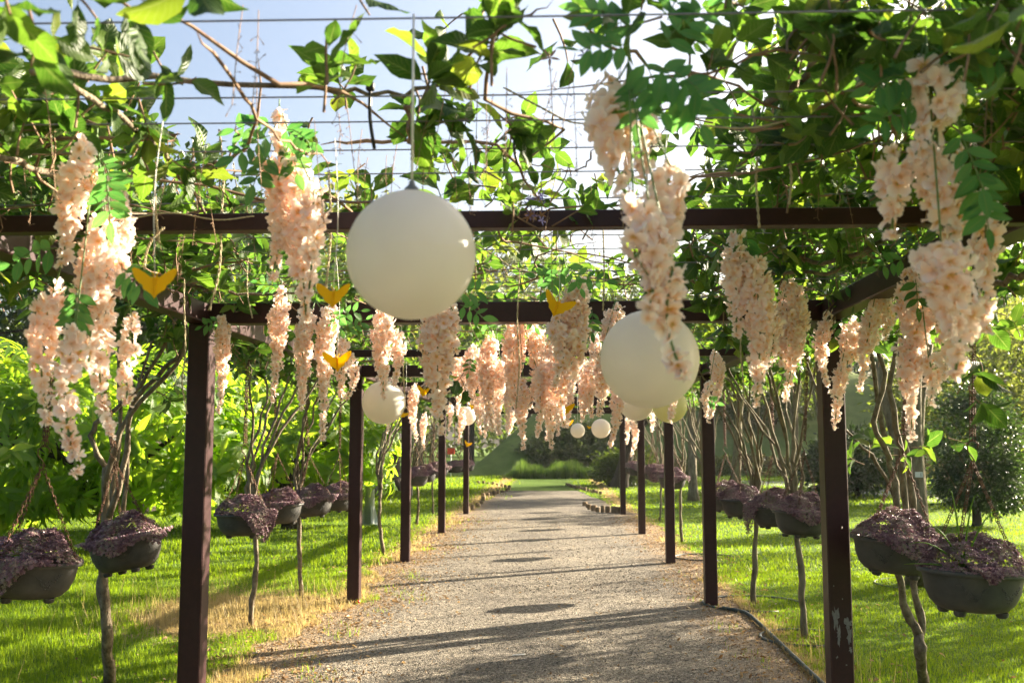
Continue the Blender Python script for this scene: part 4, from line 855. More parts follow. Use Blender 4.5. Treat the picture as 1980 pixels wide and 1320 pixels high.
# hand placed woody branches over the top
for k, pts, Y, r in [('L0', [(60, 140), (200, 150), (430, 163), (600, 175), (690, 183), (790, 180), (850, 165)], [1.95, 2.1, 2.25, 2.3, 2.35, 2.35, 2.3], .008), ('L0', [(130, 160), (250, 240), (330, 310), (400, 420)], [2.1, 2.4, 2.8, 3.2], .008),
                     ('L0', [(380, 60), (480, 200), (580, 290), (640, 312)], [1.8, 2.2, 2.6, 2.8], .005), ('L0', [(620, 280), (700, 272), (800, 272), (900, 270), (970, 290), (1020, 350), (1060, 410)], 2.72, .006),
                     ('L0', [(800, 180), (790, 250), (800, 310)], 2.45, .007), ('L0', [(850, 160), (930, 90), (990, 50), (1070, 0)], [2.3, 2.2, 2.1, 2.0], .004), ('L0', [(0, 305), (100, 340), (200, 390), (320, 430)], [2.4, 2.7, 3.1, 3.5], .009),
                     ('R0', [(1480, 200), (1550, 160), (1600, 90), (1660, 110), (1780, 115), (1900, 90)], [2.6, 2.5, 2.3, 2.3, 2.2, 2.1], .011), ('R0', [(1410, 250), (1500, 245), (1600, 200), (1700, 140)], [2.7, 2.6, 2.5, 2.3], .007), ('R0', [(1100, 20), (1250, 120), (1400, 160), (1560, 250)], [2, 2.2, 2.4, 2.7], .005),
                     ('R0', [(1150, 270), (1140, 310), (1110, 330), (1060, 325), (980, 300)], 2.75, .003), ('R1', [(1500, 470), (1600, 510), (1750, 440), (1900, 330), (1980, 300)], [4.5, 4.3, 3.8, 3.3, 3.1], .012), ('R1', [(1380, 560), (1500, 530), (1620, 520), (1700, 470)], [4.8, 4.6, 4.4, 4.2], .011),
                     ('R1', [(1980, 530), (1930, 545), (1850, 570), (1700, 600)], [3.6, 3.8, 4.2, 5.2], .013), ('L1', [(0, 500), (100, 450), (250, 430), (420, 520)], [3.9, 4.0, 4.3, 5.2], .01), ('L1', [(330, 545), (420, 560), (520, 570), (640, 560)], [5.0, 5.1, 5.2, 5.1], .009)]:
    vines[k].branch(P3(pts, Y), r, r * .6, 18, .006, main=r > .0075)
for _ in range(240):   # random twining stems lying on the wires
    y = 2.2 + 18 * rs.uniform() ** 2; x = rs.uniform(-2.3, 1.9); a = rs.uniform(0, 6.3); L_ = rs.uniform(.4, 1.4)
    if y < 4.5 and -1.0 < x < .4 and rs.uniform() < .65: continue
    pts = [np.array([x + math.cos(a) * L_ * t + rs.normal() * .06, y + math.sin(a) * L_ * t + rs.normal() * .06, ZT + .03 + rs.normal() * .025]) for t in (-.5, -.2, .1, .5)]
    vine_for(x, y).branch(pts, rs.uniform(.003, .008), .003, 10, .006)
for _ in range(85):    # dry flower stalks drooping from the roof
    y = rs.uniform(2.0, 3.8); x = rs.uniform(-1.9, 1.4); vine_for(x, y).stalk(np.array([x, y, ZT + rs.uniform(-.02, .12)]), rs.uniform(.12, .3), rs.uniform(-.05, .05))
for px, py, Y in ((500, 20, 2.0), (470, 10, 2.0), (700, 250, 2.7), (820, 290, 2.6), (870, 230, 2.6), (900, 270, 2.7), (940, 200, 2.4), (980, 130, 2.2), (1760, 800, 6.2), (1800, 790, 6.2), (1830, 800, 6.2)):
    p = at(px, py, Y); vine_for(p[0], p[1]).stalk(p, .22 if Y < 5 else .45, rs.uniform(-.03, .03) if Y < 5 else .25)
# star flowers of the vine: brown dry one and small violet ones
M_VIOLET = solid('violet_flower', (.3, .24, .55), .6); M_DRYFL = solid('dry_flower', (.32, .17, .1), .7)
def star(v, p, s, mat, d=(0, -1, .2)):
    d = norm(np.array(d, float)); x = norm(np.cross(d, [0, 0, 1.0])); y = np.cross(d, x); T_ = leaf_geo(.14, 3, C3, .2, .15, pet=0); Y_ = []
    for k in range(5): a = k * 1.2566 + .3; Y_.append(x * math.cos(a) + y * math.sin(a) + d * .25)
    R = frames(np.array(Y_), np.tile(d, (5, 1))) * s; obj('flower', scat(T_, R, np.tile(p, (5, 1)), np.zeros(5)), mat, v.t)
star(vines['L0'], at(1063, 112, 2.2), .026, M_DRYFL); vines['L0'].branch(P3([(920, 90), (970, 88), (1020, 98), (1063, 112)], 2.2), .002, .0015, 8, .002)
star(vines['R0'], at(1130, 106, 2.1), .018, M_VIOLET); star(vines['R0'], at(1145, 108, 2.1), .016, M_VIOLET, (.3, -1, .5))
for k in range(22): star(vines['L0'], at(1035 + rs.uniform(-16, 16), 385 + rs.uniform(-12, 45), 3.0), .02, M_VIOLET if k % 3 else M_DRYFL, rs.normal(size=3) + [0, -1, 0])
for v in vines.values(): v.finish()

# ------------------------------------------------------------------ twine, ties and small fittings on the pergola
def twine(label, pts, Y, r=.0028):
    P_ = smooth_path(P3(pts, Y), 60 if len(pts) > 2 else 40); n = len(P_); a = np.linspace(0, n * .9, n)
    gs = [tube(P_ + np.stack([np.cos(a + ph) * r * .9, np.sin(a + ph) * r * .9, 0 * a], 1), r * .75, 5) for ph in (0, PI)]
    tag(obj('twine', join(gs), M_TWINE, loc=P_[0]), label, 'twine', 'beige twine ends dangling from the pergola')
for lab, pts, Y in [
    ('long beige twine with a frayed knot right of the leftmost butterfly', [(424, 250), (432, 340), (428, 420), (424, 520), (405, 600)], 3.2),
    ('beige twine knotted above the leftmost yellow butterfly', [(298, 340), (302, 420), (308, 470)], 2.9), ('thin twine falling past the left tip of the leftmost butterfly', [(316, 440), (290, 470), (280, 510), (282, 578)], 2.8),
    ('twisted twine hanging down the left side of the near left post', [(360, 440), (356, 560), (358, 680), (352, 740), (362, 800)], 4.6), ('twine hanging over the near left beam end', [(480, 470), (478, 560), (488, 615)], 5.1),
    ('twine loop dangling beside the raceme below the left pair', [(635, 330), (640, 440), (630, 560)], 3.2), ('long twine hanging in the sky left of the right dark foliage', [(1455, 210), (1465, 280), (1462, 350), (1468, 440)], 2.9),
    ('second twine hanging just right of the long twine under the dark foliage', [(1515, 180), (1520, 270), (1530, 340), (1526, 395)], 2.8), ('twine hanging in front of the central racemes', [(1005, 520), (1000, 620), (1004, 700), (998, 790)], 5.0),
    ('twine dangling to the right of the middle racemes down past the pots', [(1434, 600), (1432, 680), (1438, 760), (1430, 820), (1446, 855)], 4.6), ('twine hanging left of the second globe', [(1166, 440), (1168, 520), (1166, 600)], 4.4),
    ('twine hanging behind the mid sized cream globe', [(778, 640), (780, 720), (784, 790)], 5.6), ('forked twine end above the slender racemes', [(912, 560), (908, 620), (925, 660)], 5.2),
    ('twine wrapped along the near beam at left', [(240, 425), (330, 412), (420, 425), (490, 418)], 3.12), ('loose pale cord bundle lying across the middle of the roof', [(780, 445), (870, 450), (950, 490), (1000, 520), (1100, 535), (1220, 545)], 4.3),
    ('loop of pale cord sagging beneath the right foliage', [(1330, 240), (1440, 248), (1530, 230), (1620, 190), (1690, 140)], 2.55), ('pale cord running from the centre to the nearest bunch', [(975, 170), (1040, 205), (1100, 235), (1150, 240)], 2.55)]:
    twine(lab, pts, Y)
for lab, px, py, h, Y in (('black cable tie hanging from the top wire left of the globe cord', 716, 168, 120, 2.35), ('black cable tie behind the centre leaf cluster', 995, 262, 60, 2.7)):
    p = at(px, py, Y); q = at(px + 8, py + h, Y); o = thing('cable_tie', lab, 'cable tie', p)
    obj('strap', tube(smooth_path([p, (p + q) / 2 + [-.006, 0, 0], q], 7), .0045, 4), M_BLACK, o); obj('buckle', box(p, (.02, .018, .022), 0, .003), M_BLACK, o)
p = at(1626, 598, 5.55); o = thing('junction_box', 'small white box fixed at the top of the nearest right post', 'junction box', p)
obj('housing', box(p, (.045, .035, .085), 0, .006), M_WHITE, o); obj('conduit', tube(smooth_path([p + [-.022, 0, -.02], p + [-.07, 0, -.02], p + [-.085, 0, .05], p + [-.08, .0, .12]], 8), .006, 6), M_WHITE, o)

# ------------------------------------------------------------------ trees and shrubs
def crown_leaves(ells, n, size, clump=.45, seed=0, up=.3, droop=0.0, nclump=None, shell=.6, whorl=False):
    r = np.random.RandomState(seed); vol = np.array([e[3] * e[4] * e[5] for e in ells]) ** .8; vol /= vol.sum()
    nc = nclump or max(20, n // 45); which = r.choice(len(ells), nc, p=vol); E = np.array(ells)[which]
    d = norm(r.normal(size=(nc, 3))); rad = r.uniform(shell ** 3, 1, nc) ** (1 / 3.0); C_ = E[:, :3] + d * rad[:, None] * E[:, 3:6]
    cs = r.uniform(.6, 1.35, nc) * clump; w = cs ** 2; k = r.choice(nc, n, p=w / w.sum()); off = r.normal(size=(n, 3)) * .5 * cs[k][:, None]; off[:, 2] *= .7
    if whorl:   # leaves radiate from shoot tips
        sd = norm(d[k] * .8 + np.array([0, 0, .55])); o2 = norm(np.cross(sd, r.normal(size=(n, 3)))); an = r.uniform(.55, 1.5, n)[:, None]
        Y = sd * np.cos(an) + o2 * np.sin(an); P_ = C_[k] + sd * (r.uniform(-.22, .05, n) * cs[k] / clump)[:, None] + r.normal(size=(n, 3)) * .03
        Zv = sd * np.sin(an) - o2 * np.cos(an) + r.normal(size=(n, 3)) * .2; Y = Y + np.array([0, 0, -droop])
        R = frames(Y, Zv) * (size * r.uniform(.6, 1.25, n))[:, None, None]; return P_, R, r.uniform(0, 1, nc)[k] * .5 + r.uniform(0, .5, n), C_
    P_ = C_[k] + off; out = norm(d[k] * .6 + norm(off) * .8 + r.normal(size=(n, 3)) * .5)
    Y = out + np.array([0, 0, -droop]); Z = np.array([0, 0, 1.0]) * (up + .6) + d[k] * .4 + r.normal(size=(n, 3)) * .45
    R = frames(Y, Z) * (size * r.uniform(.65, 1.3, n))[:, None, None]; tone = (r.uniform(0, 1, nc)[k] * .55 + r.uniform(0, .45, n)); return P_, R, tone, C_
def tree(name, label, cat, base, ells, n, size, mat, tmpl, bark, tr, clump=.5, seed=1, limbs=7, group=None, indiv=None, droop=0.0, trunk_pts=None, shell=.6, up=.3, nclump=None, whorl=False):
    base = np.array([base[0], base[1], base[2] if len(base) > 2 else 0.0]); t = thing(name, label, cat, base, group)
    ells = [(base[0] + e[0], base[1] + e[1], base[2] + e[2], e[3], e[4], e[5]) for e in ells]
    P_, R, tone, C_ = crown_leaves(ells, n, size, clump, seed, up, droop, nclump, shell, whorl); r = np.random.RandomState(seed + 50)
    top = np.array(ells[0][:3]); fk = base + (top - base) * .5 if trunk_pts is None else None
    gs = []; lg = []
    tp = smooth_path([base + [0, 0, -.05], base + (top - base) * .3 + r.normal(size=3) * .05 * tr * 10, base + (top - base) * .62 + r.normal(size=3) * .06 * tr * 10, top], 12) if trunk_pts is None else smooth_path(trunk_pts, 16)
    prof = np.interp(np.linspace(0, 1, len(tp)), [0, .06, .4, 1], [1.5, 1.05, .85, .35]) * tr; gs.append(tube(tp, prof, 10))
    sel = C_[r.choice(len(C_), min(limbs, len(C_)), False)]
    for q in sel:
        i = r.randint(len(tp) // 3, len(tp) - 1); s = tp[i]; m_ = (s + q) / 2 + [0, 0, .1 * np.linalg.norm(q - s)] + r.normal(size=3) * .06
        lg.append(tube(smooth_path([s, m_, q], 8, .02), np.linspace(prof[i] * .55, prof[i] * .12 + .004, 8), 6))
    obj('trunk', join(gs), bark, t)
    for g in lg: obj('limb', g, bark, t)
    rest = np.ones(len(P_), bool)
    if indiv is not None:
        dist = np.linalg.norm(P_ - CAM, axis=1); px, py = proj(P_); sc = np.where((px > 0) & (px < 1980) & (py > 0) & (py < 1320), 1 / dist, 0)
        pick = np.argsort(-sc)[:indiv[0]]; rest[pick] = False
        for k in pick: inst('leaf', indiv[1][k % len(indiv[1])], t, R[k], P_[k])
    o = obj('crown', scat_many(tmpl, R[rest], P_[rest], tone[rest]), mat, t)
    return t
# big sunlit broad-leaved bushes on the left
tree('bushy_tree', 'big sunlit yellow-green bush with long drooping leaves behind the left bowls', 'tree', (-6.6, 14.6, 0),
     [(0, 0, 1.9, 2.3, 1.9, 1.35), (-1.6, -.6, 1.7, 2.0, 1.8, 1.4), (1.2, -.2, 1.5, 1.3, 1.3, 1.0), (-3.0, .3, 1.9, 2.0, 1.8, 1.6)], 9800, .27, M_MANGO, MLEAF, M_BARKD, .14, .6, 11, 12, indiv=(290, mleaf_me), droop=.3, shell=.72, whorl=True, nclump=820)
tree('bushy_tree', 'second bright green bush with drooping leaves between the first two left posts', 'tree', (-5.0, 19.0, 0),
     [(0, 0, 1.75, 1.9, 1.7, 1.25), (1.0, .3, 1.6, 1.2, 1.2, 1.1), (-1.6, 0, 1.8, 1.6, 1.6, 1.4)], 6400, .26, M_MANGO, MLEAF, M_BARKD, .16, .6, 13, 12, indiv=(200, mleaf_me), droop=.3, shell=.7, whorl=True, nclump=540)
tree('broadleaf_tree', 'tall dark shaded tree behind the big sunlit bush', 'tree', (-9.6, 23, 0), [(0, 0, 5.4, 4.0, 3.4, 2.7), (-3.5, -1, 4.8, 3, 3, 2.4), (2.5, 0, 4.9, 2.6, 2.6, 2.2)], 14000, .24, M_DARK, TLEAF, M_BARKD, .3, 1.0, 21, 16)  # dark leaf colour stands in for the shade on this crown
tree('broadleaf_tree', 'sunlit tree crown rising above the near left beam', 'tree', (-6.6, 30, 0), [(0, 0, 6.0, 3.4, 3.0, 3.2), (-2, 0, 5, 2.6, 2.6, 2.2)], 11000, .25, M_TREEY, TLEAF, M_BARKD, .28, .9, 22, 14)
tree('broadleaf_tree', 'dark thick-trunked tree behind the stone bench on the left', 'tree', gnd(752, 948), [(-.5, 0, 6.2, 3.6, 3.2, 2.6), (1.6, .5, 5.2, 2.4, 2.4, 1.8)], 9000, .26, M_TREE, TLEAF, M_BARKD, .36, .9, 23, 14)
tree('broadleaf_tree', 'slender dark-trunked tree beyond the far left posts', 'tree', (-5.2, 62, 0), [(0, 0, 8, 3.6, 3.6, 4.2)], 6000, .4, M_TREEY, TLEAF, M_BARKD, .2, 1.1, 24)
tree('broadleaf_tree', 'yellow-green tree crown seen right of the biggest globe', 'tree', (-2.6, 100, 0), [(0, 0, 14, 7, 6, 8), (8, 3, 11, 6, 6, 6)], 9000, .7, M_TREEY, TLEAF, M_BARKD, .5, 1.8, 25)
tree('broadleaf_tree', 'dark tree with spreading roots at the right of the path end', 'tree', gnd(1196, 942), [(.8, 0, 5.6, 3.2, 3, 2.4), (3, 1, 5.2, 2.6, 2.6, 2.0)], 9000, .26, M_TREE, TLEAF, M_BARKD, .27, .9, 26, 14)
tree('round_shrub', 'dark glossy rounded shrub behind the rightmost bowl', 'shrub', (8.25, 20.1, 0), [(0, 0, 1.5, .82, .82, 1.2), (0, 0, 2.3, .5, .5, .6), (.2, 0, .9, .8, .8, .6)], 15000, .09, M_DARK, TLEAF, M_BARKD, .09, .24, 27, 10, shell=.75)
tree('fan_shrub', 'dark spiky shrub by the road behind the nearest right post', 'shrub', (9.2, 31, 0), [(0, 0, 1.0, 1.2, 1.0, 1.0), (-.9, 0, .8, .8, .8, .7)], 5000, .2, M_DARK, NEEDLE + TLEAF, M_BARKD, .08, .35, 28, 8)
tree('crape_myrtle', 'pale-trunked tree with a white label behind the right bowls', 'tree', gnd(1778, 1128), [(.3, 0, 7.0, 1.7, 1.6, 1.2)], 4200, .085, M_TREEY, TLEAF, M_BARKG, .115, .4, 29, 12, trunk_pts=[gnd(1778, 1130), at(1776, 1020, 11.35), at(1772, 930, 11.4), at(1766, 800, 11.4), at(1775, 600, 11.5), at(1790, 450, 11.5), at(1795, 150, 11.6)])
b1 = gnd(1778, 1128); o = [x for x in bpy.data.objects if x.get('label') == 'pale-trunked tree with a white label behind the right bowls'][0]
obj('second_stem', tube(smooth_path([b1 + [-.05, .05, -.02], at(1757, 980, 11.5), at(1740, 880, 11.6), at(1705, 740, 11.7), at(1690, 560, 11.8)], 14, .01), np.linspace(.085, .04, 14), 9), M_BARKG, o)
p = at(1777, 917, 11.26); tl = thing('plant_label', 'small white label tied to the pale trunk', 'plant label', p)
obj('plate', box(p, (.085, .004, .06), .0, .0), M_WHITE, tl, False); obj('strap', tube([p + [.02, .0, .02], p + [.02, -.004, -.02]], .004, 4), M_GREYM, tl)
for i, (bx, lab, sp_, hh) in enumerate([((1341, 968), 'thin mottled tree trunk right of the third right post', .9, 4.2), ((1421, 938), 'pale thick trunk standing beyond the second right post bowls', 1.5, 5.4), ((1532, 950), 'pale forked trunk left of the nearest right post', 1.4, 5.0), ((1590, 955), 'slim pale trunk half behind the nearest right post', 1.2, 5.2)]):
    b = gnd(*bx); tree('crape_myrtle', lab, 'tree', b, [(.2, 0, hh, sp_, sp_, sp_ * .8), (-.5, .3, hh - .8, sp_ * .8, sp_ * .8, sp_ * .6)], 4200, .13, M_TREEY, TLEAF, M_BARKG, .13 + .05 * (i == 1), .5, 31 + i, 12)
for i, (x, y, h, r_, m_, lab) in enumerate([
    (12.5, 29, 3.6, 2.4, M_TREEY, 'airy yellow-green tree by the right edge behind the round shrub'), (17, 38, 4.6, 3.0, M_TREEY, 'pale loose tree past the road at the right edge'), (19.5, 41, 5.2, 3.2, M_TREE, 'green tree beyond the road right of the near right post'),
    (11.5, 56, 4.6, 2.6, M_TREE, 'mid green tree behind the pale trunks on the right'), (27, 60, 8, 5, M_TREE, 'broad dark tree far beyond the road'), (36, 72, 9, 6, M_TREE, 'large dark tree far off at the right'), (-14, 34, 6.5, 4.5, M_TREE, 'large tree at the far left behind the dark shaded tree'),
    (-16, 22, 5.5, 3.8, M_TREE, 'dark tree at the left edge behind the big bush'), (-11, 48, 7, 5, M_TREE, 'distant green tree between the first two left posts'), (-9.5, 70, 8.5, 5.5, M_TREEY, 'distant pale tree left of the far posts')]):
    tree('broadleaf_tree', lab, 'tree', (x, y, 0), [(0, 0, h, r_, r_, r_ * .75), (r_ * .5, 0, h - r_ * .3, r_ * .7, r_ * .7, r_ * .6), (-r_ * .6, 0, h - r_ * .4, r_ * .6, r_ * .7, r_ * .5)], 6500, .12 + y * .0035, m_, TLEAF, M_BARKG if m_ is M_TREEY else M_BARKD, .12 + r_ * .03, r_ * .26, 40 + i, 12)
for i, (x, y, h) in enumerate([(22.5, 52, 15), (36, 77, 20), (19, 66, 16)]):
    es = [(rs.uniform(-.3, .3), 0, h * (.3 + .68 * k / 9), 2.9 * (1 - k / 10.5), 2.9 * (1 - k / 10.5), .45) for k in range(10)]
    tree('pine_tree', ['tall dark pine at the right edge beside the blurred bunch', 'tall pine farthest right, mostly hidden by blossoms', 'pine standing left of the tall dark right pine'][i], 'tree', (x, y, 0), [(0, 0, h * .9, .5, .5, .8)] + es, 7000, .5, M_PINE, NEEDLE, M_BARKD, .25, .8, 60 + i, 24)
# trees just outside the frame on the right that shade the lawn and the near end of the path
for i, (x, y, h, r_) in enumerate([(8.6, 11.6, 3.7, 1.5), (12.5, 15.5, 4.6, 2.0), (7.6, 7.2, 3.6, 1.3), (15.5, 21, 5.4, 2.2)]):
    tree('broadleaf_tree', ['leafy tree just past the right edge of the lawn', 'larger leafy tree past the right edge near the road', 'small leafy tree right of the rightmost bowl', 'leafy tree past the road bend at right'][i], 'tree', (x, y, 0),
         [(0, 0, h, r_, r_, r_ * .7), (-.6, .3, h - .7, r_ * .8, r_ * .8, r_ * .6)], 3500, .14, M_TREE, TLEAF, M_BARKD, .12, .5, 70 + i, 10)
tree('round_shrub', 'low dark bush at the foot of the tree right of the path end', 'shrub', gnd(1222, 938), [(0, 0, .7, 1.1, 1.0, .6), (-.7, .3, .5, .7, .8, .4)], 4500, .16, M_TREE, TLEAF, M_BARKD, .06, .4, 78, 6)
# low hedges along the far road, junipers on the mound
def hedge(label, p, q, h, w, n, mat, seed):
    r = np.random.RandomState(seed); p, q = np.array(p, float), np.array(q, float); L_ = np.linalg.norm(q - p); d = (q - p) / L_; s = np.array([-d[1], d[0], 0]); u = r.uniform(0, 1, n)
    a = r.uniform(-.1, PI + .1, n); rr = 1 + .12 * np.sin(u * L_ * 2.3) + r.normal(size=n) * .07
    P_ = p + (q - p) * u[:, None] + s * (np.cos(a) * w / 2 * rr)[:, None] + np.array([0, 0, 1]) * (np.abs(np.sin(a)) ** .6 * h * rr)[:, None]
    N_ = s * np.cos(a)[:, None] + np.array([0, 0, 1]) * np.sin(a)[:, None]; R = frames(rdir(n) + N_ * .4, N_ + r.normal(size=(n, 3)) * .4) * r.uniform(.1, .2, n)[:, None, None]
    t = thing('hedge', label, 'hedge', p, 'clipped hedges along the road'); obj('foliage', scat_many(TLEAF, R, P_, r.uniform(0, 1, n)), mat, t)
    gs = [tube([p + (q - p) * k / 8 + [0, 0, 0], p + (q - p) * k / 8 + [.05, 0, h * .8]], .03, 5) for k in range(9)]; obj('stem', join(gs), M_BARKD, t)
hedge('long brownish clipped hedge beyond the road at right', (9.5, 52, 0), (24, 42, 0), .9, 1.1, 7000, M_HEDGE, 1)
hedge('clipped reddish hedge at the right edge past the round shrub', (12.5, 27.5, 0), (16.5, 23.5, 0), 1.0, .9, 3500, M_HEDGE, 2)
hedge('low green hedge behind the pale trunks on the right', (6.0, 50, 0), (10.5, 53, 0), .8, 1.2, 4000, M_TREEY, 3)
JL = ['at the upper left of the mound group', 'upper left, second from the left end', 'in the upper middle of the mound group', 'at the top right, third from the right', 'on the right slope, middle row', 'in the middle of the lowest rows', 'lowest at the left end of the group', 'low in the middle right', 'at the upper right end', 'topmost of all', 'at the right end of the middle row', 'lowest at the right', 'topmost at the left']
for i, (px, py, s) in enumerate([(1040, 868, .9), (1075, 852, .9), (1120, 862, 1.0), (1150, 845, .9), (1185, 868, 1.1), (1095, 880, 1.0), (1060, 895, .9), (1140, 885, 1.1), (1180, 845, 1.0), (1120, 835, .8), (1205, 880, 1.1), (1165, 898, 1.0), (1060, 838, .7)]):
    Y = min(np.arange(51.2, 62, .1), key=lambda q: abs(at(px, py, q)[2] - float(mound_h(np.array([at(px, py, q)[0]]), np.array([q]))[0]))); x = at(px, 858, Y)[0]; z = float(mound_h(np.array([x]), np.array([Y]))[0])
    t = tree('juniper_shrub', 'low spreading juniper on the shaded mound, ' + JL[i], 'shrub', (x, Y, max(z - .3, 0)), [(0, 0, .4, 1.0 * s, .7 * s, .4), (.6 * s, .2, .3, .7 * s, .6 * s, .3)], 1300, .2, M_JUNI, TLEAF, M_BARKD, .05, .4, 80 + i, 5, 'junipers spread over the mound')
# far wood that closes the horizon
r = np.random.RandomState(5); el = []
for k in range(70):
    a = math.radians(-62 + 124 * k / 69); d_ = 125 + r.uniform(-12, 12); el.append((d_ * math.sin(a), d_ * math.cos(a), r.uniform(4.5, 8), r.uniform(5, 8), 4, r.uniform(5, 8)))
P_, R, tone, _c = crown_leaves(el, 42000, 1.0, 2.2, 3, nclump=1500); keep = P_[:, 2] > .2
tag(obj('treeline', scat_many(TLEAF, R[keep], P_[keep], tone[keep]), M_TREE), 'distant wood closing the horizon', None, None, 'stuff')
# bright reed bed in front of the mound
r = np.random.RandomState(8); n = 9000; px = r.uniform(978, 1200, n); Y = r.uniform(46.5, 49.5, n); X = np.array([at(a, 858, b)[0] for a, b in zip(px, Y)])
BL = faces([(-.5, 0, 0), (.5, 0, 0), (.12, .12, 1)], [(0, 1, 2)])
def blades(X, Y, Z, hgt, wid, lean, r):
    n = len(X); a = r.uniform(0, 2 * PI, n); x = np.stack([np.cos(a), np.sin(a), 0 * a], 1) * wid[:, None]; y = np.stack([-np.sin(a), np.cos(a), 0 * a], 1) * (lean * 8 * hgt)[:, None] ; z = np.stack([0 * a, 0 * a, hgt], 1)
    return np.stack([x, y, z], 2), np.stack([X, Y, Z], 1)
R, P_ = blades(X, Y, np.zeros(n), r.uniform(.45, .9, n) * (.85 + .2 * np.sin(X * 2.7) + .12 * np.sin(X * 7.1 + 1)) * np.clip((px - 970) / 40, .3, 1), r.uniform(.03, .06, n), r.uniform(0, .4, n), r)
tag(obj('reeds', scat(BL, R, P_, r.uniform(0, 1, n)), M_REED), 'bright green reeds in a strip before the mound', None, None, 'stuff')

# ------------------------------------------------------------------ things on the lawn and along the path
def log_edge(label, pts, n, h):
    P_ = smooth_path([gnd(*p) for p in pts], n); t = thing('log_edging', label, 'log edging', P_[0], 'short log edging beside the path')
    for p in P_:
        rr = rs.uniform(.045, .075); hh = h * rs.uniform(.7, 1.3); g = lathe([(rr * 1.04, -.03), (rr, hh * .6), (rr * .97, hh - .008), (rr * .8, hh), (.0005, hh + .004)], 9, p + [rs.uniform(-.02, .02), rs.uniform(-.02, .02), 0]); obj('log', g, M_LOG, t)
log_edge('near row of log stubs left of the path by the fifth left post', [(905, 990), (920, 982), (932, 972), (935, 962)], 6, 0.12)
log_edge('long low row of log stubs at the left of the path end', [(935, 962), (960, 955), (985, 946), (960, 938), (925, 934)], 16, 0.11)
log_edge('row of log stubs right of the path by the fifth right post', [(1130, 978), (1148, 988), (1175, 991), (1205, 992)], 10, 0.13)
log_edge('dark row of log stubs at the right of the path end', [(1095, 938), (1112, 944), (1135, 950), (1160, 955)], 14, 0.12)
# grey pole on the left with flared base
b = gnd(714, 1014); o = thing('metal_pole', 'grey pole with flared base behind the second left post', 'pole', b)
obj('shaft', tube([b, b + [0, 0, 5.2]], [.1, .085], 14), M_CONC, o); obj('base_plate', box(b + [0, 0, .012], (.4, .4, .024)), M_CONC, o, False)
for a in range(4):
    c_, s_ = math.cos(a * PI / 2 + .4), math.sin(a * PI / 2 + .4); u = np.array([c_, s_, 0]); w_ = np.array([-s_, c_, 0]) * .008
    q = [b + u * .095, b + u * .19 + [0, 0, .02], b + u * .095 + [0, 0, .42]]; q[0] = q[0] + [0, 0, .02]
    V = [k + w_ for k in q] + [k - w_ for k in q]; obj('gusset', faces(V, [(0, 1, 2), (5, 4, 3), (0, 3, 4, 1), (1, 4, 5, 2), (2, 5, 3, 0)]), M_CONC, o, False)
# stone bench under the left tree
b = gnd(762, 958); o = thing('stone_bench', 'stone bench under the thick-trunked tree on the left', 'bench', b)
obj('seat', box(b + [0, 0, .62], (1.5, .6, .12), .1, .02), M_STONE, o, False)
for s in (-.45, .45): obj('leg', box(b + [s, s * .1, .28], (.24, .4, .555), .1, .02), M_STONE, o, False)
b = at(872, 878, 48); b = np.array([b[0], b[1], 0]); o = thing('red_sign', 'small red board beyond the far left bowls', 'sign', b)
obj('board', box(b + [0, 0, 1.25], (.36, .04, .3), .1, .01), M_RED, o, False); obj('stake', tube([b, b + [0, .045, 1.2]], .025, 6), M_WHITE, o)
# black edging strip along the right edge of the path, with two tree rings
M_EDGE = solid('edging', (.03, .038, .034), .6, .4, scale=20, col2=(.07, .085, .075))
ep = smooth_path([(PR + .02, 3.5, .02), (PR + .02, 6.2, .022), (PR + .05, 8.4, .024), (PR + .06, 9.45, .024), (PR + .02, 9.75, .022), (PR - .12, 9.95, .02)], 40)
tag(obj('edging_strip', tube(ep, .017, 8), M_EDGE), 'dark garden edging strip along the right side of the gravel', 'edging', 'garden edging on the right lawn')
for px, py, rr, lab in ((1556, 1234, .36, 'half ring of edging round the knobbly vine stem'), (1457, 1168, .5, 'low ring of edging around the straight vine stem on the right'), (1362, 1078, .42, 'ring of edging around the leaning vine stem'), (1780, 1130, .5, 'edging ring at the foot of the labelled pale tree')):
    c = gnd(px, py); a = np.linspace(-.5, 4.4, 24) + .6; tag(obj('edging_strip', tube(np.stack([c[0] + rr * np.cos(a), c[1] + rr * np.sin(a), np.full(24, .008)], 1), .014, 7), M_EDGE), lab, 'edging', 'garden edging on the right lawn')
p = gnd(1003, 1268); tag(obj('litter_strip', box(p + [0, 0, .012], (.105, .012, .006), .45, .002), M_WHITE, loc=p), 'white plastic strip lying on the gravel in front', 'litter')
p = gnd(690, 1167); tag(obj('red_scrap', faces([p + [-.03, 0, .01], p + [.03, -.01, .012], p + [.035, .02, .03], p + [-.02, .025, .018], p + [.01, .005, .04]], [(0, 1, 4), (1, 2, 4), (2, 3, 4), (3, 0, 4), (3, 2, 1, 0)]), M_RED, loc=p), 'crumpled red scrap on the left of the gravel', 'litter')

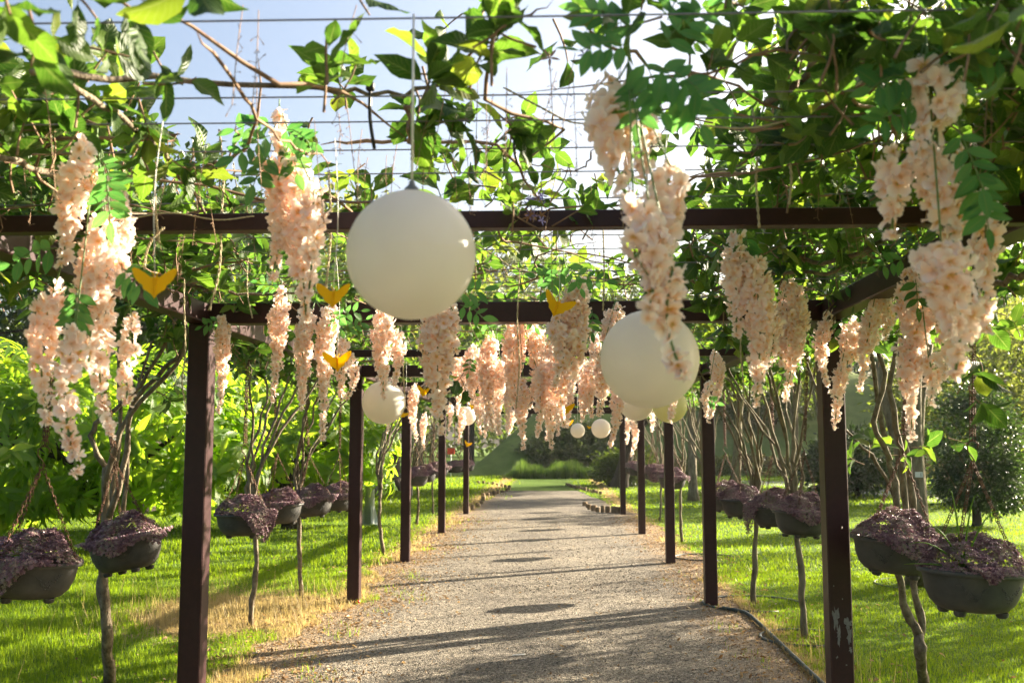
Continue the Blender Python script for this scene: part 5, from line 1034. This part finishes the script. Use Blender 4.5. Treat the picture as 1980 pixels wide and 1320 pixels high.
# ------------------------------------------------------------------ grass, pebbles, leaf litter
def dryness(x, y):
    nz = .5 + .28 * np.sin(x * 5.1 + 1.3 * np.sin(y * 3.1)) * np.sin(y * 4.3 + x * 2) + .22 * np.sin(x * 13 + y * 11)
    d1 = np.clip(1 - np.abs(x - (PL - .05)) / .6, 0, 1); d2 = np.clip(1 - np.abs(x - PR) / .5, 0, 1); q = np.hypot((x + 3.0) / 1.5, (y - 9.6) / 1.7); d3 = np.clip((1.0 - q) / .6, 0, 1.1)
    return np.maximum(np.maximum(d1, d2) * .9, d3) + .4 * nz
def lawn(n, yr, xl, seed, hs, ws, pw=1.0):
    r = np.random.RandomState(seed); Y = yr[0] + (yr[1] - yr[0]) * r.uniform(0, 1, n) ** pw; half = Y * .56 + .6; X = r.uniform(-1, 1, n) * half - Y * .02
    l, rr = path_bounds(Y); ok = (X < l - .02) | (X > rr + .02) | (((X < l + .5) | (X > rr - .4)) & (r.uniform(0, 1, n) < .07 * (np.sin(Y * 5 + X * 9) > 0)))
    X, Y = X[ok], Y[ok]; d = dryness(X, Y) + r.uniform(-.12, .12, len(X)); dry = d > .82
    keep = ~(dry & (r.uniform(0, 1, len(X)) > .75)); X, Y, d, dry = X[keep], Y[keep], d[keep], dry[keep]; n = len(X)
    patch = .75 + .35 * np.sin(X * 2.1 + np.sin(Y * 1.7) * 2) * np.sin(Y * 1.3)
    H = hs * r.uniform(.5, 1.25, n) * patch * np.where(dry, 1.25, 1) * np.where(X > 0, .75, 1.1); Wd = ws * r.uniform(.6, 1.3, n)
    R, P_ = blades(X, Y, np.zeros(n), H, Wd, r.uniform(0, 1, n) ** 2 * 1.0, r)
    tone = np.where(dry, .72 + .26 * r.uniform(0, 1, n), .62 * np.clip(r.uniform(0, 1, n) * .8 + .2 * patch, 0, 1)); return scat(BL, R, P_, tone)
gg = join([lawn(330000, (4.8, 13), 0, 1, .062, .006, 1.25), lawn(130000, (12, 26), 0, 2, .07, .013, 1.3), lawn(90000, (25, 51), 0, 3, .09, .035)])
tag(obj('grass', gg, M_GRASS), 'short sunlit lawn grass on both sides of the path', None, None, 'stuff')
r = np.random.RandomState(12); n = 1100; q = r.normal(size=(n, 2)) * [.75, .8] + [-2.95, 9.7]; q2 = np.stack([r.uniform(1.85, 2.2, 120), r.uniform(5.5, 9, 120)], 1); q = np.vstack([q, q2]); n = len(q); ok = q[:, 0] < 9
l, _r = path_bounds(q[:, 1]); ok = (q[:, 0] < l - .05) | (q[:, 0] > 1.8); q = q[ok]; n = len(q)
R, P_ = blades(q[:, 0], q[:, 1], np.zeros(n), r.uniform(.12, .34, n), r.uniform(.003, .005, n), r.uniform(0, .7, n), r)
tag(obj('dry_grass', scat(BL, R, P_, .75 + .25 * r.uniform(0, 1, n)), M_GRASS), 'tall straw coloured grass left of the path', None, None, 'stuff')
def pebbles(n, yr, s0, s1, seed, pw):
    r = np.random.RandomState(seed); Y = yr[0] + (yr[1] - yr[0]) * r.uniform(0, 1, n) ** pw; l, rr = path_bounds(Y); X = l + (rr - l) * r.uniform(-.02, 1.02, n); S_ = s0 + (s1 - s0) * r.uniform(0, 1, n) ** 3
    a = r.uniform(0, 6.3, n); A = np.zeros((n, 3, 3)); c, s = np.cos(a), np.sin(a); e = r.uniform(.6, 1.3, (n, 3)) * S_[:, None]
    A[:, 0, 0] = c * e[:, 0]; A[:, 0, 1] = -s * e[:, 1]; A[:, 1, 0] = s * e[:, 0]; A[:, 1, 1] = c * e[:, 1]; A[:, 2, 2] = e[:, 2]; A[:, 2, 0] = r.uniform(-.4, .4, n) * S_
    return scat(PEB, A, np.stack([X, Y, .003 + S_ * .25], 1), r.uniform(0, 1, n) ** 1.3)
tag(obj('gravel', join([pebbles(60000, (5.2, 13), .003, .009, 21, 1.4), pebbles(14000, (11, 24), .005, .014, 22, 1.2)]), M_STONES, smooth=False), 'loose grey-brown gravel on the path', None, None, 'stuff')
LIT = [leaf_geo(.3, 3, C3, .6, .5, pet=0), leaf_geo(.22, 3, C3, .9, -.3, pet=0)]
r = np.random.RandomState(31); n = 16000; Y = 5 + 17 * r.uniform(0, 1, n) ** 1.3; side = r.uniform(0, 1, n); l, rr = path_bounds(Y)
X = np.where(side < .55, l + .15 + r.normal(size=n) * .34, np.where(side < .85, rr - .1 + r.normal(size=n) * .28, r.uniform(-4, 5, n)))
Yd = rdir(n); Yd[:, 2] *= .25; Zd = np.tile([0, 0, 1.0], (n, 1)) + r.normal(size=(n, 3)) * .35; R = frames(Yd, Zd) * (.012 + .04 * r.uniform(0, 1, n) ** 3)[:, None, None]
inlawn = (X < l - .2) | (X > rr + .2); Zp = np.where(inlawn, .035, .012)
tag(obj('leaf_litter', scat_many(LIT, R, np.stack([X, Y, Zp], 1), r.uniform(0, 1, n)), M_LITTER), 'dead leaves scattered along the path edges', None, None, 'stuff')
hm, nt, N, L = new_mat('haze'); pv = N('ShaderNodeVolumePrincipled'); pv.inputs['Density'].default_value = .0003; pv.inputs['Color'].default_value = (.95, .95, .93, 1); pv.inputs['Anisotropy'].default_value = .35
ho = N('ShaderNodeOutputMaterial'); L(pv.outputs[0], ho.inputs['Volume'])
tag(obj('haze', box((0, 170, 14.5), (620, 470, 31)), hm, smooth=False), 'thin pale haze in the air of the garden', None, None, 'stuff')
for o in bpy.data.objects:
    if '_o' in o: del o['_o']
